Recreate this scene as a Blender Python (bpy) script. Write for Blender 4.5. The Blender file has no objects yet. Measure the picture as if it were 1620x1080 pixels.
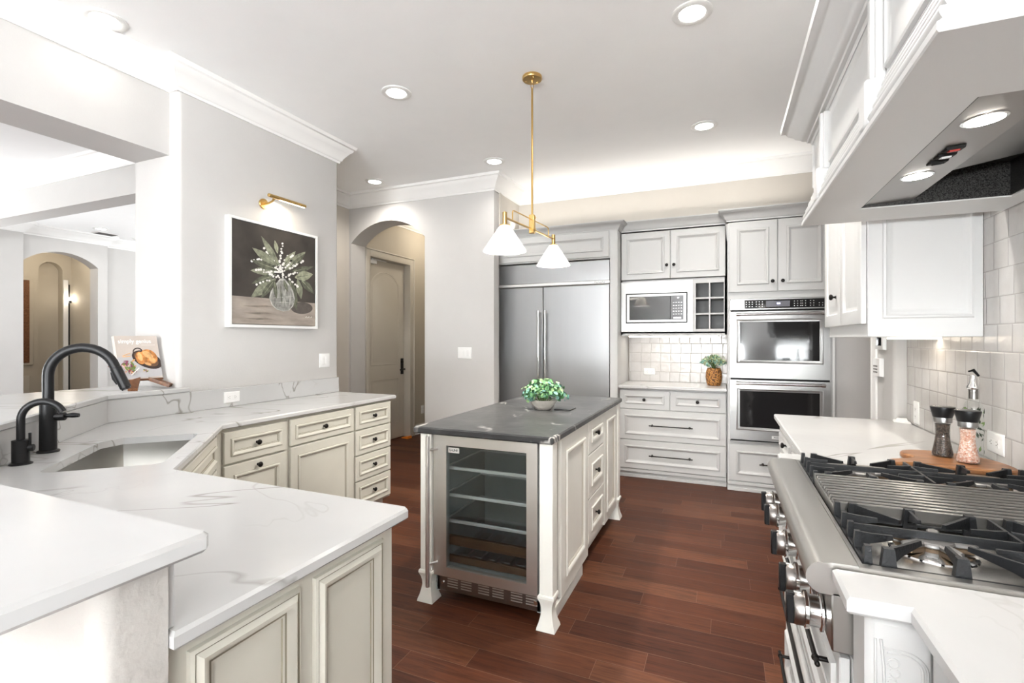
import bpy, bmesh, math, random
from math import sin, cos, pi, radians, sqrt, atan2
from mathutils import Vector, Matrix
from mathutils.geometry import tessellate_polygon
random.seed(7)
SC = bpy.context.scene
COL = SC.collection

# ------------------------------------------------------------------ camera, world, main light, exposure
cd = bpy.data.cameras.new('camera'); cam = bpy.data.objects.new('camera', cd); COL.objects.link(cam)
cam.location = (0, 0, 1.37); cam.rotation_euler = (radians(90), 0, radians(23.2))
cd.sensor_width = 36; cd.sensor_fit = 'HORIZONTAL'; cd.lens = 780 / 1620 * 36; cd.shift_y = -4 / 1620
cd.clip_start = .02
SC.camera = cam
SC.view_settings.view_transform = 'Standard'; SC.view_settings.look = 'None'
SC.view_settings.gamma = 1; SC.view_settings.use_curve_mapping = False
SC.view_settings.exposure = 1.58
W = bpy.data.worlds.new('sky'); SC.world = W; W.use_nodes = True
nt = W.node_tree; bg = nt.nodes['Background']
sky = nt.nodes.new('ShaderNodeTexSky'); sky.sky_type = 'HOSEK_WILKIE'; sky.turbidity = 6; sky.sun_direction = (.3, -.4, .86)
mx = nt.nodes.new('ShaderNodeMixRGB'); mx.inputs[0].default_value = .75
nt.links.new(sky.outputs[0], mx.inputs[1]); mx.inputs[2].default_value = (1, 1, 1, 1)
nt.links.new(mx.outputs[0], bg.inputs[0]); bg.inputs[1].default_value = 1.0

def area(name, loc, target, sx, sy, power, col=(1, 1, 1), spread=180):
    l = bpy.data.lights.new(name, 'AREA'); l.shape = 'RECTANGLE'; l.size = sx; l.size_y = sy; l.energy = power; l.color = col
    l.spread = radians(spread)
    o = bpy.data.objects.new(name, l); COL.objects.link(o); o.location = loc
    o.rotation_euler = (Vector(target) - Vector(loc)).to_track_quat('-Z', 'Y').to_euler(); return o
def spot(name, loc, power, size=130, blend=.6, col=(1, .96, .9), rad=.05, target=None):
    l = bpy.data.lights.new(name, 'SPOT'); l.energy = power; l.spot_size = radians(size); l.spot_blend = blend; l.color = col; l.shadow_soft_size = rad
    o = bpy.data.objects.new(name, l); COL.objects.link(o); o.location = loc
    if target: o.rotation_euler = (Vector(target) - Vector(loc)).to_track_quat('-Z', 'Y').to_euler()
    return o
# daylight through the window wall behind the viewer; patio, living and far room panels are unseen added fills
area('daylight_breakfast_window', (-.53, -6.2, 1.0), (-.53, -6.0, 1.9), 2.1, 1.6, 450, (.945, .985, 1))
area('fill_patio_side', (3.4, -4.2, .9), (3.18, -4.1, 1.8), 2.4, 1.7, 330, (.945, .985, 1))  # added fill at an unseen patio opening, tilted up to brighten the ceiling
area('fill_living_side', (-9.0, .3, 1.0), (-8.6, .3, 1.9), 4.2, 1.6, 80, (.945, .985, 1))  # added unseen fill, placed to light the hood front and only graze the jamb
area('fill_far_room', (-6.5, 7.3, 1.3), (-6.7, 6.8, 2.1), 2.6, 1.6, 60, (.945, .985, 1))  # added fill inside the far room, no window behind it
area('cornice_uplight', (-.72, 5.06, 2.60), (-.72, 4.9, 3.05), 2.9, .05, 2.0, (1, .96, .89))

# ------------------------------------------------------------------ materials
def _n(nt, t, **kw):
    n = nt.nodes.new(t)
    for k, v in kw.items():
        if k.startswith('i'):
            n.inputs[int(k[1:])].default_value = v
        else: setattr(n, k, v)
    return n
def new_mat(name):
    m = bpy.data.materials.new(name); m.use_nodes = True
    nt = m.node_tree; b = nt.nodes['Principled BSDF']
    return m, nt, b
def mat(name, col, rough=.5, metal=0, var=.03, vs=6, bump=0, bs=80, bd=.004, stretch=None, coat=0, trans=0, ior=1.45, emit=None, es=0, alpha=None):
    m, nt, b = new_mat(name)
    g = _n(nt, 'ShaderNodeNewGeometry'); L = nt.links.new
    mp = _n(nt, 'ShaderNodeMapping'); L(g.outputs['Position'], mp.inputs[0])
    if stretch: mp.inputs['Scale'].default_value = stretch
    no = _n(nt, 'ShaderNodeTexNoise'); no.inputs['Scale'].default_value = vs; no.inputs['Detail'].default_value = 3; L(mp.outputs[0], no.inputs['Vector'])
    r = _n(nt, 'ShaderNodeValToRGB')
    c0 = [max(0, c * (1 - var)) for c in col]; c1 = [min(1, c * (1 + var)) for c in col]
    r.color_ramp.elements[0].position = .3; r.color_ramp.elements[1].position = .7
    r.color_ramp.elements[0].color = (*c0, 1); r.color_ramp.elements[1].color = (*c1, 1)
    L(no.outputs[0], r.inputs[0]); L(r.outputs[0], b.inputs['Base Color'])
    b.inputs['Roughness'].default_value = rough; b.inputs['Metallic'].default_value = metal
    b.inputs['IOR'].default_value = ior
    if coat: b.inputs['Coat Weight'].default_value = coat; b.inputs['Coat Roughness'].default_value = .1
    if trans: b.inputs['Transmission Weight'].default_value = trans
    if emit: b.inputs['Emission Color'].default_value = (*emit, 1); b.inputs['Emission Strength'].default_value = es
    if bump:
        n2 = _n(nt, 'ShaderNodeTexNoise'); n2.inputs['Scale'].default_value = bs; n2.inputs['Detail'].default_value = 4; L(mp.outputs[0], n2.inputs['Vector'])
        bp = _n(nt, 'ShaderNodeBump'); bp.inputs['Strength'].default_value = bump; bp.inputs['Distance'].default_value = bd
        L(n2.outputs[0], bp.inputs['Height']); L(bp.outputs[0], b.inputs['Normal'])
    return m
def M_(nt, op, a, b=None, c=None):
    n = nt.nodes.new('ShaderNodeMath'); n.operation = op
    for i, v in enumerate((a, b, c)):
        if v is None: continue
        if isinstance(v, (int, float)): n.inputs[i].default_value = v
        else: nt.links.new(v, n.inputs[i])
    return n.outputs[0]
def ramp(nt, fac, stops):
    r = nt.nodes.new('ShaderNodeValToRGB'); e = r.color_ramp.elements
    while len(e) < len(stops): e.new(.5)
    for i, (p, c) in enumerate(stops): e[i].position = p; e[i].color = (*c, 1) if len(c) == 3 else c
    nt.links.new(fac, r.inputs[0]); return r.outputs[0]
def mix(nt, f, a, b, mode='MIX'):
    n = nt.nodes.new('ShaderNodeMixRGB'); n.blend_type = mode
    for i, v in enumerate((f, a, b)):
        if isinstance(v, (int, float)): n.inputs[i].default_value = v
        elif isinstance(v, tuple): n.inputs[i].default_value = (*v, 1)
        else: nt.links.new(v, n.inputs[i])
    return n.outputs[0]
def pos(nt):
    g = nt.nodes.new('ShaderNodeNewGeometry'); s = nt.nodes.new('ShaderNodeSeparateXYZ'); nt.links.new(g.outputs['Position'], s.inputs[0])
    return g.outputs['Position'], s.outputs[0], s.outputs[1], s.outputs[2]
def comb(nt, x, y, z=0.):
    n = nt.nodes.new('ShaderNodeCombineXYZ')
    for i, v in enumerate((x, y, z)):
        if isinstance(v, (int, float)): n.inputs[i].default_value = v
        else: nt.links.new(v, n.inputs[i])
    return n.outputs[0]
def noise(nt, vec, scale, detail=3, dist=0, rough=.5):
    n = nt.nodes.new('ShaderNodeTexNoise'); n.inputs['Scale'].default_value = scale; n.inputs['Detail'].default_value = detail
    n.inputs['Distortion'].default_value = dist; n.inputs['Roughness'].default_value = rough
    nt.links.new(vec, n.inputs['Vector']); return n.outputs[0]
def white(nt, x, y):
    n = nt.nodes.new('ShaderNodeTexWhiteNoise'); n.noise_dimensions = '2D'; nt.links.new(comb(nt, x, y), n.inputs['Vector']); return n.outputs[0]
def bump(nt, b, h, strength, dist):
    n = nt.nodes.new('ShaderNodeBump'); n.inputs['Strength'].default_value = strength; n.inputs['Distance'].default_value = dist
    nt.links.new(h, n.inputs['Height']); nt.links.new(n.outputs[0], b.inputs['Normal'])
def vein(nt, p, scale, width, dist, mscale, m0, m1):
    n = noise(nt, p, scale, 4, dist, .55); d = M_(nt, 'ABSOLUTE', M_(nt, 'SUBTRACT', n, .5))
    v = M_(nt, 'SUBTRACT', 1., M_(nt, 'MINIMUM', M_(nt, 'DIVIDE', d, width), 1.))
    k = noise(nt, p, mscale, 2); k = nt_map(nt, k, m0, m1)
    return M_(nt, 'MULTIPLY', v, k)
def nt_map(nt, v, a, b, c=0., d=1.):
    n = nt.nodes.new('ShaderNodeMapRange'); n.clamp = True
    nt.links.new(v, n.inputs[0]); n.inputs[1].default_value = a; n.inputs[2].default_value = b; n.inputs[3].default_value = c; n.inputs[4].default_value = d
    return n.outputs[0]

def quartz():
    m, nt, b = new_mat('white_quartz'); p, x, y, z = pos(nt)
    base = ramp(nt, noise(nt, p, 2.2, 4, .6), [(.3, (.50, .498, .493)), (.6, (.535, .533, .529))])
    dg = M_(nt, 'ADD', M_(nt, 'MULTIPLY', x, .83), M_(nt, 'MULTIPLY', y, .56)); dn = M_(nt, 'SUBTRACT', M_(nt, 'MULTIPLY', y, .83), M_(nt, 'MULTIPLY', x, .56))
    v1 = vein(nt, comb(nt, M_(nt, 'ADD', M_(nt, 'MULTIPLY', dg, .38), 1.7), M_(nt, 'MULTIPLY', dn, 1.25), z), 1.5, .008, .4, 2.0, .42, .55); v2 = vein(nt, comb(nt, M_(nt, 'ADD', M_(nt, 'MULTIPLY', dg, .9), 7.3), M_(nt, 'MULTIPLY', dn, .6), z), 2.0, .005, .6, 2.4, .5, .64)
    c = mix(nt, M_(nt, 'MULTIPLY', v1, .95), base, (.25, .235, .21)); c = mix(nt, M_(nt, 'MULTIPLY', v2, .4), c, (.30, .28, .245))
    nt.links.new(c, b.inputs['Base Color']); b.inputs['Roughness'].default_value = .22; return m
def soapstone():
    m, nt, b = new_mat('black_soapstone'); p, x, y, z = pos(nt)
    base = ramp(nt, noise(nt, p, 3.5, 6, 1.2, .65), [(.25, (.036, .036, .038)), (.5, (.055, .055, .055)), (.78, (.105, .103, .098))])
    q = comb(nt, M_(nt, 'MULTIPLY', x, 2.2), y, z)
    v1 = vein(nt, q, 1.1, .018, .8, 2.6, .56, .66); v2 = vein(nt, comb(nt, M_(nt, 'ADD', x, 3.1), y, z), 3.2, .012, 1.6, 4, .55, .7)
    c = mix(nt, v1, base, (.58, .56, .53)); c = mix(nt, M_(nt, 'MULTIPLY', v2, .25), c, (.5, .49, .47))
    nt.links.new(c, b.inputs['Base Color']); b.inputs['Roughness'].default_value = .30; b.inputs['Specular IOR Level'].default_value = .10
    bump(nt, b, noise(nt, p, 14, 3), .12, .01); return m
def plank_floor():
    m, nt, b = new_mat('dark_oak_planks'); p, x, y, z = pos(nt); w, ln = .13, .82
    yy = M_(nt, 'DIVIDE', y, w); row = M_(nt, 'FLOOR', yy); fy = M_(nt, 'FRACT', yy)
    off = white(nt, row, 3.7); xx = M_(nt, 'ADD', M_(nt, 'DIVIDE', x, ln), M_(nt, 'MULTIPLY', off, 9.)); cx = M_(nt, 'FLOOR', xx); fx = M_(nt, 'FRACT', xx)
    pid = white(nt, row, cx); pid2 = white(nt, M_(nt, 'ADD', row, 31.), cx)
    base = ramp(nt, pid, [(0, (.050, .016, .009)), (.4, (.066, .021, .0105)), (.8, (.082, .027, .013)), (1, (.112, .043, .022))])
    gv = comb(nt, M_(nt, 'ADD', M_(nt, 'MULTIPLY', x, 2.6), M_(nt, 'MULTIPLY', pid, 40.)), M_(nt, 'MULTIPLY', y, 34.), M_(nt, 'MULTIPLY', pid2, 20.))
    g = noise(nt, gv, 1.0, 6, 1.6, .62)
    c = mix(nt, 1., base, ramp(nt, g, [(.25, (.42, .36, .34)), (.47, (1, 1, 1)), (.72, (1.5, 1.45, 1.38))]), 'MULTIPLY')
    seam = M_(nt, 'MAXIMUM', M_(nt, 'MAXIMUM', M_(nt, 'LESS_THAN', fy, .010), M_(nt, 'GREATER_THAN', fy, .992)), M_(nt, 'LESS_THAN', fx, .0025))
    c = mix(nt, M_(nt, 'MULTIPLY', seam, .6), c, (.20, .11, .075))  # seams lightened: highlight of bevelled plank edges put into the colour
    nt.links.new(c, b.inputs['Base Color'])
    nt.links.new(nt_map(nt, g, .2, .8, .34, .48), b.inputs['Roughness']); b.inputs['Specular IOR Level'].default_value = .14
    h = M_(nt, 'SUBTRACT', M_(nt, 'MULTIPLY', g, .35), M_(nt, 'MULTIPLY', seam, .8)); bump(nt, b, h, .25, .003); return m
def zellige(name, axis, offs):
    m, nt, b = new_mat(name); p, x, y, z = pos(nt); a = x if axis == 'x' else y; w = .102
    bb = M_(nt, 'DIVIDE', M_(nt, 'SUBTRACT', z, .914), w); row = M_(nt, 'FLOOR', bb); fb = M_(nt, 'FRACT', bb)
    aa = M_(nt, 'ADD', M_(nt, 'DIVIDE', a, w), M_(nt, 'MULTIPLY', white(nt, row, 1.3), offs)); cx = M_(nt, 'FLOOR', aa); fa = M_(nt, 'FRACT', aa)
    pid = white(nt, row, cx); pid2 = white(nt, cx, M_(nt, 'ADD', row, 17.))
    base = ramp(nt, pid, [(0, (.49, .468, .45)), (.5, (.52, .50, .485)), (1, (.55, .535, .525))])
    cl = noise(nt, p, 18, 3); base = mix(nt, .12, base, ramp(nt, cl, [(.3, (.60, .55, .51)), (.7, (.85, .84, .83))]))
    ed = M_(nt, 'MINIMUM', M_(nt, 'MINIMUM', fa, M_(nt, 'SUBTRACT', 1., fa)), M_(nt, 'MINIMUM', fb, M_(nt, 'SUBTRACT', 1., fb)))
    gr = M_(nt, 'LESS_THAN', ed, .014); c = mix(nt, M_(nt, 'MULTIPLY', gr, .8), base, (.36, .34, .32))
    nt.links.new(c, b.inputs['Base Color']); b.inputs['Roughness'].default_value = .16
    tilt = M_(nt, 'ADD', M_(nt, 'MULTIPLY', M_(nt, 'SUBTRACT', pid, .5), fa), M_(nt, 'MULTIPLY', M_(nt, 'SUBTRACT', pid2, .5), fb))
    h = M_(nt, 'ADD', M_(nt, 'MULTIPLY', tilt, .7), M_(nt, 'ADD', M_(nt, 'MULTIPLY', noise(nt, p, 26, 2), .55), M_(nt, 'MULTIPLY', nt_map(nt, ed, 0, .05), .5)))
    bump(nt, b, h, .55, .004); return m
def steel(name, col=(.33, .327, .32), rough=.32, st=(.5, .5, 7), metal=1.):
    m, nt, b = new_mat(name); p, x, y, z = pos(nt)
    mp = nt.nodes.new('ShaderNodeMapping'); mp.inputs['Scale'].default_value = st; nt.links.new(p, mp.inputs[0])
    n = noise(nt, mp.outputs[0], 3, 4)
    c = ramp(nt, n, [(.3, tuple(v * .985 for v in col)), (.7, tuple(min(1, v * 1.012) for v in col))]); nt.links.new(c, b.inputs['Base Color'])
    nt.links.new(nt_map(nt, n, .3, .7, rough * .95, rough * 1.05), b.inputs['Roughness']); b.inputs['Metallic'].default_value = metal
    return m
def wood(name, c0, c1, sc=(2, 30, 30), rough=.4):
    m, nt, b = new_mat(name); p, x, y, z = pos(nt); mp = nt.nodes.new('ShaderNodeMapping'); mp.inputs['Scale'].default_value = sc; nt.links.new(p, mp.inputs[0])
    n = noise(nt, mp.outputs[0], 1.6, 5, 1.2); nt.links.new(ramp(nt, n, [(.3, c0), (.7, c1)]), b.inputs['Base Color']); b.inputs['Roughness'].default_value = rough; return m
def wicker():
    m, nt, b = new_mat('woven_rattan'); p, x, y, z = pos(nt)
    v = nt.nodes.new('ShaderNodeTexVoronoi'); v.inputs['Scale'].default_value = 75; nt.links.new(p, v.inputs['Vector'])
    c = ramp(nt, v.outputs['Distance'], [(.15, (.52, .25, .06)), (.5, (.34, .14, .03)), (.75, (.09, .035, .01))])
    nt.links.new(c, b.inputs['Base Color']); b.inputs['Roughness'].default_value = .6
    bump(nt, b, M_(nt, 'SUBTRACT', 1., v.outputs['Distance']), .9, .006); return m
def granules(name, cols, sc, rough=.4):
    m, nt, b = new_mat(name); p, x, y, z = pos(nt)
    v = nt.nodes.new('ShaderNodeTexVoronoi'); v.inputs['Scale'].default_value = sc; nt.links.new(p, v.inputs['Vector'])
    s = nt.nodes.new('ShaderNodeSeparateXYZ'); nt.links.new(v.outputs['Color'], s.inputs[0])
    st = [(i / max(1, len(cols) - 1), c) for i, c in enumerate(cols)]
    nt.links.new(ramp(nt, s.outputs[0], st), b.inputs['Base Color']); b.inputs['Roughness'].default_value = rough
    bump(nt, b, v.outputs['Distance'], .7, .004); return m
def emitter(name, col, s):
    return mat(name, col, .5, emit=col, es=s)
def thin_glass(name, tint, trans=.85, rough=.02):
    m, nt, b = new_mat(name); out = nt.nodes['Material Output']
    t = nt.nodes.new('ShaderNodeBsdfTransparent'); p, x, y, z = pos(nt)
    nt.links.new(ramp(nt, noise(nt, p, 3), [(.3, tuple(v * .97 for v in tint)), (.7, tint)]), t.inputs[0])
    g = nt.nodes.new('ShaderNodeBsdfGlossy'); g.inputs['Roughness'].default_value = rough; g.inputs['Color'].default_value = (1, 1, 1, 1)
    f = nt.nodes.new('ShaderNodeLayerWeight'); f.inputs[0].default_value = .5; fo = M_(nt, 'ADD', M_(nt, 'MULTIPLY', M_(nt, 'POWER', f.outputs['Facing'], 4.), .55), .04)
    ms = nt.nodes.new('ShaderNodeMixShader'); nt.links.new(fo, ms.inputs[0]); nt.links.new(t.outputs[0], ms.inputs[1]); nt.links.new(g.outputs[0], ms.inputs[2])
    nt.links.new(ms.outputs[0], out.inputs[0]); return m

m_wall = mat('wall_paint', (.555, .54, .525), .7, var=.012, bump=.12, bs=110)
m_wallw = mat('cream_wall_paint', (.58, .54, .485), .7, var=.012, bump=.12, bs=110)
m_hall = mat('tan_wall_paint', (.50, .45, .37), .7, var=.015, bump=.12, bs=110)
m_stucco = mat('textured_wall_paint', (.49, .468, .44), .75, var=.015, bump=.5, bs=55, bd=.005)
m_ceil = mat('ceiling_paint', (.94, .94, .94), .8, var=.008, bump=.08, bs=120)
m_trim = mat('trim_paint', (.82, .81, .795), .4, var=.008)
m_cabw = mat('cabinet_white_paint', (.53, .528, .52), .38, var=.012)
m_hood = mat('hood_white_paint', (.70, .70, .695), .4, var=.008)
m_greige = mat('cabinet_greige_paint', (.565, .545, .478), .38, var=.02)
m_glaze = mat('cabinet_brown_glaze', (.23, .205, .15), .45, var=.05)
m_putty = mat('island_putty_paint', (.82, .81, .755), .38, var=.02)
m_glazel = mat('island_pale_glaze', (.45, .41, .34), .45, var=.05)
m_door = mat('door_paint', (.56, .52, .45), .4, var=.01)
m_quartz = quartz(); m_soap = soapstone(); m_floor = plank_floor()
m_tileb = zellige('zellige_tile_back', 'x', 0.25); m_tiler = zellige('zellige_tile_right', 'y', 1.0)
m_steel = steel('brushed_steel'); m_steelv = steel('brushed_steel_door', (.38, .385, .39), .36, (7, .5, .5)); m_steeld = steel('dark_steel', (.30, .28, .265), .3)
m_sink = steel('satin_sink_steel', (.33, .32, .30), .4, (5, 5, 1)); m_lip = steel('cooktop_steel', (.47, .46, .44), .30); m_cool = steel('cooler_steel', (.80, .79, .78), .35, (.5, .5, 7)); m_pan_steel = steel('polished_pan_steel', (.66, .64, .61), .24, (3, 3, 1)); m_cap = steel('burner_cap_grey', (.30, .295, .29), .42); m_chrome = steel('chrome', (.80, .80, .80), .07)
m_band = mat('pale_brushed_trim', (.80, .80, .79), .3, .6)
m_black = mat('matte_black_metal', (.016, .016, .017), .38, .5, var=.1)
m_bronze = mat('dark_bronze', (.014, .012, .011), .32, .6, var=.2)
m_iron = mat('cast_iron', (.011, .012, .014), .42, .2, var=.15, bump=.2, bs=200)
m_brass = mat('aged_brass', (.60, .40, .155), .28, 1, var=.06)
m_brass_dk = mat('tarnished_bronze', (.16, .11, .07), .35, .7, var=.1)
m_gloss = mat('black_glass', (.006, .006, .007), .05, var=.1, coat=.3)
m_dark = mat('dark_void', (.012, .012, .012), .8, var=.1)
m_hoodblk = mat('speckled_black_steel', (.05, .048, .046), .4, .7, var=.9, vs=300)
m_plastic = mat('white_plastic', (.82, .815, .80), .35, var=.006)
m_slot = mat('dark_slot', (.08, .075, .07), .6)
def opal():
    m, nt, b = new_mat('opal_glass'); out = nt.nodes['Material Output']; p, x, y, z = pos(nt)
    c = ramp(nt, noise(nt, p, 8), [(.3, (.93, .92, .90)), (.7, (.95, .945, .93))]); t = nt.nodes.new('ShaderNodeBsdfTranslucent'); nt.links.new(c, t.inputs[0]); nt.links.new(c, b.inputs['Base Color']); b.inputs['Roughness'].default_value = .25
    ms = nt.nodes.new('ShaderNodeMixShader'); ms.inputs[0].default_value = .55; nt.links.new(b.outputs[0], ms.inputs[1]); nt.links.new(t.outputs[0], ms.inputs[2]); nt.links.new(ms.outputs[0], out.inputs[0]); return m
m_shade = opal()
m_bulb = emitter('lit_bulb', (1, .93, .82), 14.); m_lens = emitter('lit_lens', (1, .97, .92), 5.); m_lensh = emitter('lit_hood_lens', (1, .95, .86), 22.)
m_glass = thin_glass('clear_glass', (.97, .985, .98)); m_smoke = thin_glass('smoked_glass', (.86, .895, .90)); m_pane = thin_glass('window_glass', (.97, .98, .98))
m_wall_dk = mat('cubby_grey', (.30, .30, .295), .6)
m_woodw = wood('walnut', (.10, .035, .012), (.24, .10, .04)); m_board = wood('acacia_board', (.15, .055, .018), (.36, .16, .06), (5, 22, 30), .35)
m_rackw = wood('rack_beech', (.055, .028, .014), (.10, .052, .026)); m_wick = wicker()
m_pepper = granules('peppercorns', [(.012, .008, .006), (.05, .03, .02), (.10, .07, .05)], 240); m_salt = granules('pink_salt', [(.55, .22, .14), (.68, .42, .32), (.78, .66, .60)], 200)
m_pot = mat('pearl_ceramic', (.62, .58, .52), .3, .25, var=.12, vs=30)
m_leaf1 = mat('leaf_pale', (.30, .46, .22), .5, var=.25, vs=60); m_leaf2 = mat('leaf_mid', (.11, .27, .11), .5, var=.3, vs=60); m_leaf3 = mat('leaf_blue', (.16, .33, .27), .5, var=.25, vs=60)
m_leaf4 = mat('leaf_sage', (.42, .49, .30), .6, var=.2, vs=60); m_stem = mat('stem_green', (.10, .16, .05), .6)
m_orange = mat('orange_plastic', (.85, .26, .03), .5, var=.1)
m_paper = mat('paper', (.80, .78, .75), .6, var=.01); m_slate = mat('black_slate', (.03, .03, .032), .35)
m_ink = mat('grey_ink', (.06, .06, .06), .5); m_whiteink = mat('white_ink', (.88, .88, .87), .5)
def paint(name, c, v=.25, vs=14, st=None): return mat(name, c, .6, var=v, vs=vs, stretch=st)
m_pbg = paint('canvas_umber', (.050, .042, .036), .35, 5); m_ptab = paint('canvas_taupe', (.34, .29, .25), .22, 6, (1, 1, 4)); m_psh = paint('canvas_shadow', (.10, .085, .075))
m_pl1 = paint('canvas_sage', (.22, .23, .165), .45, 30); m_pl2 = paint('canvas_olive', (.115, .12, .085), .45, 30); m_pl3 = paint('canvas_moss', (.30, .31, .22), .35, 30)
m_pw = paint('canvas_white', (.80, .78, .74), .1); m_pv = paint('canvas_vase', (.44, .43, .40), .45, 25)
m_bk = paint('cover_blush', (.56, .49, .44), .04); m_bk2 = paint('cover_grey', (.50, .49, .50), .06); m_pan = paint('cover_pan', (.035, .022, .02))
m_chk = paint('cover_roast', (.55, .22, .06), .5, 40); m_chk2 = paint('cover_roast_light', (.72, .40, .17), .3, 40); m_sal1 = paint('cover_plum', (.22, .05, .09)); m_sal2 = paint('cover_leaf', (.16, .22, .06)); m_sal3 = paint('cover_pink', (.70, .45, .45))

# ------------------------------------------------------------------ mesh builder
Z3 = Vector((0, 0, 1))
class MB:
    def __init__(s): s.v = []; s.f = []; s.m = []; s.M = Matrix.Identity(4)
    def add(s, vs, fs, mi=0):
        o = len(s.v); s.v += [s.M @ Vector(p) for p in vs]
        for k, f in enumerate(fs):
            s.f.append([i + o for i in f]); s.m.append(mi[k] if isinstance(mi, list) else mi)
    def box(s, x0, x1, y0, y1, z0, z1, b=.0015, mi=0):
        if x0 > x1: x0, x1 = x1, x0
        if y0 > y1: y0, y1 = y1, y0
        if z0 > z1: z0, z1 = z1, z0
        b = min(b, (x1 - x0) * .45, (y1 - y0) * .45, (z1 - z0) * .45)
        c = [(x0, y0, z0), (x1, y0, z0), (x1, y1, z0), (x0, y1, z0), (x0, y0, z1), (x1, y0, z1), (x1, y1, z1), (x0, y1, z1)]
        Q = [(0, 3, 2, 1), (4, 5, 6, 7), (0, 1, 5, 4), (1, 2, 6, 5), (2, 3, 7, 6), (3, 0, 4, 7)]
        if b <= 0: s.add(c, Q, mi); return
        vs = []; idx = {}
        for fi, q in enumerate(Q):
            ax = [2, 2, 1, 0, 1, 0][fi]
            for ci in q:
                p = list(c[ci])
                for a in range(3):
                    if a != ax: p[a] += b if p[a] == (x0, y0, z0)[a] else -b
                idx[fi, ci] = len(vs); vs.append(p)
        fs = [[idx[fi, ci] for ci in q] for fi, q in enumerate(Q)]
        for i in range(6):
            for j in range(i + 1, 6):
                sh = [k for k in Q[i] if k in Q[j]]
                if len(sh) == 2: fs.append([idx[i, sh[0]], idx[i, sh[1]], idx[j, sh[1]], idx[j, sh[0]]])
        for k in range(8): fs.append([idx[i, k] for i in range(6) if k in Q[i]])
        s.add(vs, fs, mi)
    def rings(s, rs, mi=0, cap0=True, cap1=True, closed=True):
        n = len(rs[0]); vs = [p for r in rs for p in r]; fs = []; ms = []
        for k in range(len(rs) - 1):
            for i in range(n if closed else n - 1):
                j = (i + 1) % n; fs.append([k * n + i, k * n + j, (k + 1) * n + j, (k + 1) * n + i]); ms.append(mi[k] if isinstance(mi, list) else mi)
        l = mi[-1] if isinstance(mi, list) else mi
        if cap0: fs.append(list(range(n))[::-1]); ms.append(mi[0] if isinstance(mi, list) else mi)
        if cap1: fs.append([(len(rs) - 1) * n + i for i in range(n)]); ms.append(l)
        s.add(vs, fs, ms)
    def lathe(s, prof, n=24, mi=0, axis=None, at=(0, 0, 0), cap=True, sx=1, sy=1):
        ax = Vector(axis or (0, 0, 1)).normalized(); R = ax.to_track_quat('Z', 'Y').to_matrix(); at = Vector(at)
        rs = [[at + R @ Vector((max(r, 1e-5) * cos(2 * pi * i / n) * sx, max(r, 1e-5) * sin(2 * pi * i / n) * sy, z)) for i in range(n)] for r, z in prof]
        s.rings(rs, mi, cap, cap)
    def cyl(s, a, b, r, n=16, mi=0, bev=0):
        a, b = Vector(a), Vector(b); h = (b - a).length
        pr = [(r, 0), (r, h)] if not bev else [(r - bev, 0), (r, bev), (r, h - bev), (r - bev, h)]
        s.lathe(pr, n, mi, b - a, a)
    def tube(s, pts, r, n=12, mi=0, flat=1.):
        pts = [Vector(p) for p in pts]; rs = []; up = None
        for i, p in enumerate(pts):
            t = (pts[min(i + 1, len(pts) - 1)] - pts[max(i - 1, 0)]).normalized()
            if up is None: up = t.orthogonal().normalized()
            up = (up - t * up.dot(t)).normalized(); w = t.cross(up); rr = r[i] if isinstance(r, list) else r
            rs.append([p + up * cos(2 * pi * k / n) * rr * flat + w * sin(2 * pi * k / n) * rr for k in range(n)])
        s.rings(rs, mi)
    def sphere(s, c, r, n=14, mi=0, sc=(1, 1, 1)):
        k = n // 2; c = Vector(c)
        rs = [[c + Vector((r * sc[0] * sin(pi * j / k) * cos(2 * pi * i / n), r * sc[1] * sin(pi * j / k) * sin(2 * pi * i / n), -r * sc[2] * cos(pi * j / k))) for i in range(n)] for j in range(1, k)]
        s.rings(rs, mi)
    def slab(s, poly, z0, z1, e=.004, hole=None, mi=0):
        poly = ccw(poly); n = len(poly); inn = inset(poly, e)
        rs = [[(x, y, z0) for x, y in inn], [(x, y, z0 + e) for x, y in poly], [(x, y, z1 - e) for x, y in poly], [(x, y, z1) for x, y in inn]]
        s.rings(rs, mi, False, False)
        lps = [[Vector((x, y, 0)) for x, y in inn]] + ([[Vector((x, y, 0)) for x, y in hole]] if hole else [])
        flat = [p for l in lps for p in l]
        for z in (z0, z1): s.add([(p.x, p.y, z) for p in flat], tessellate_polygon(lps), mi)
        if hole: s.rings([[(x, y, z0) for x, y in hole], [(x, y, z1) for x, y in hole]], mi, False, False)
    def plate(s, fr, outer, holes, t, mi=0):   # flat sheet with openings, thickness t behind the face
        lps = [[Vector((a, b, 0)) for a, b in l] for l in [outer] + holes]; flat = [p for l in lps for p in l]; tr = tessellate_polygon(lps)
        for c in (0, -t): s.add([fr(p.x, p.y, c) for p in flat], tr, mi)
        for l in [outer] + holes: s.rings([[fr(a, b, 0) for a, b in l], [fr(a, b, -t) for a, b in l]], mi, False, False)
    def front(s, fr, poly, prof, back=.018):   # moulded panel: concentric rings of (inset, height, material)
        poly = ccw(poly); rs = [[fr(a, b, -back) for a, b in poly]]; ms = []
        for d, h, k in prof: rs.append([fr(a, b, h) for a, b in inset(poly, d)]); ms.append(k)
        s.rings(rs, ms)
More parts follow.
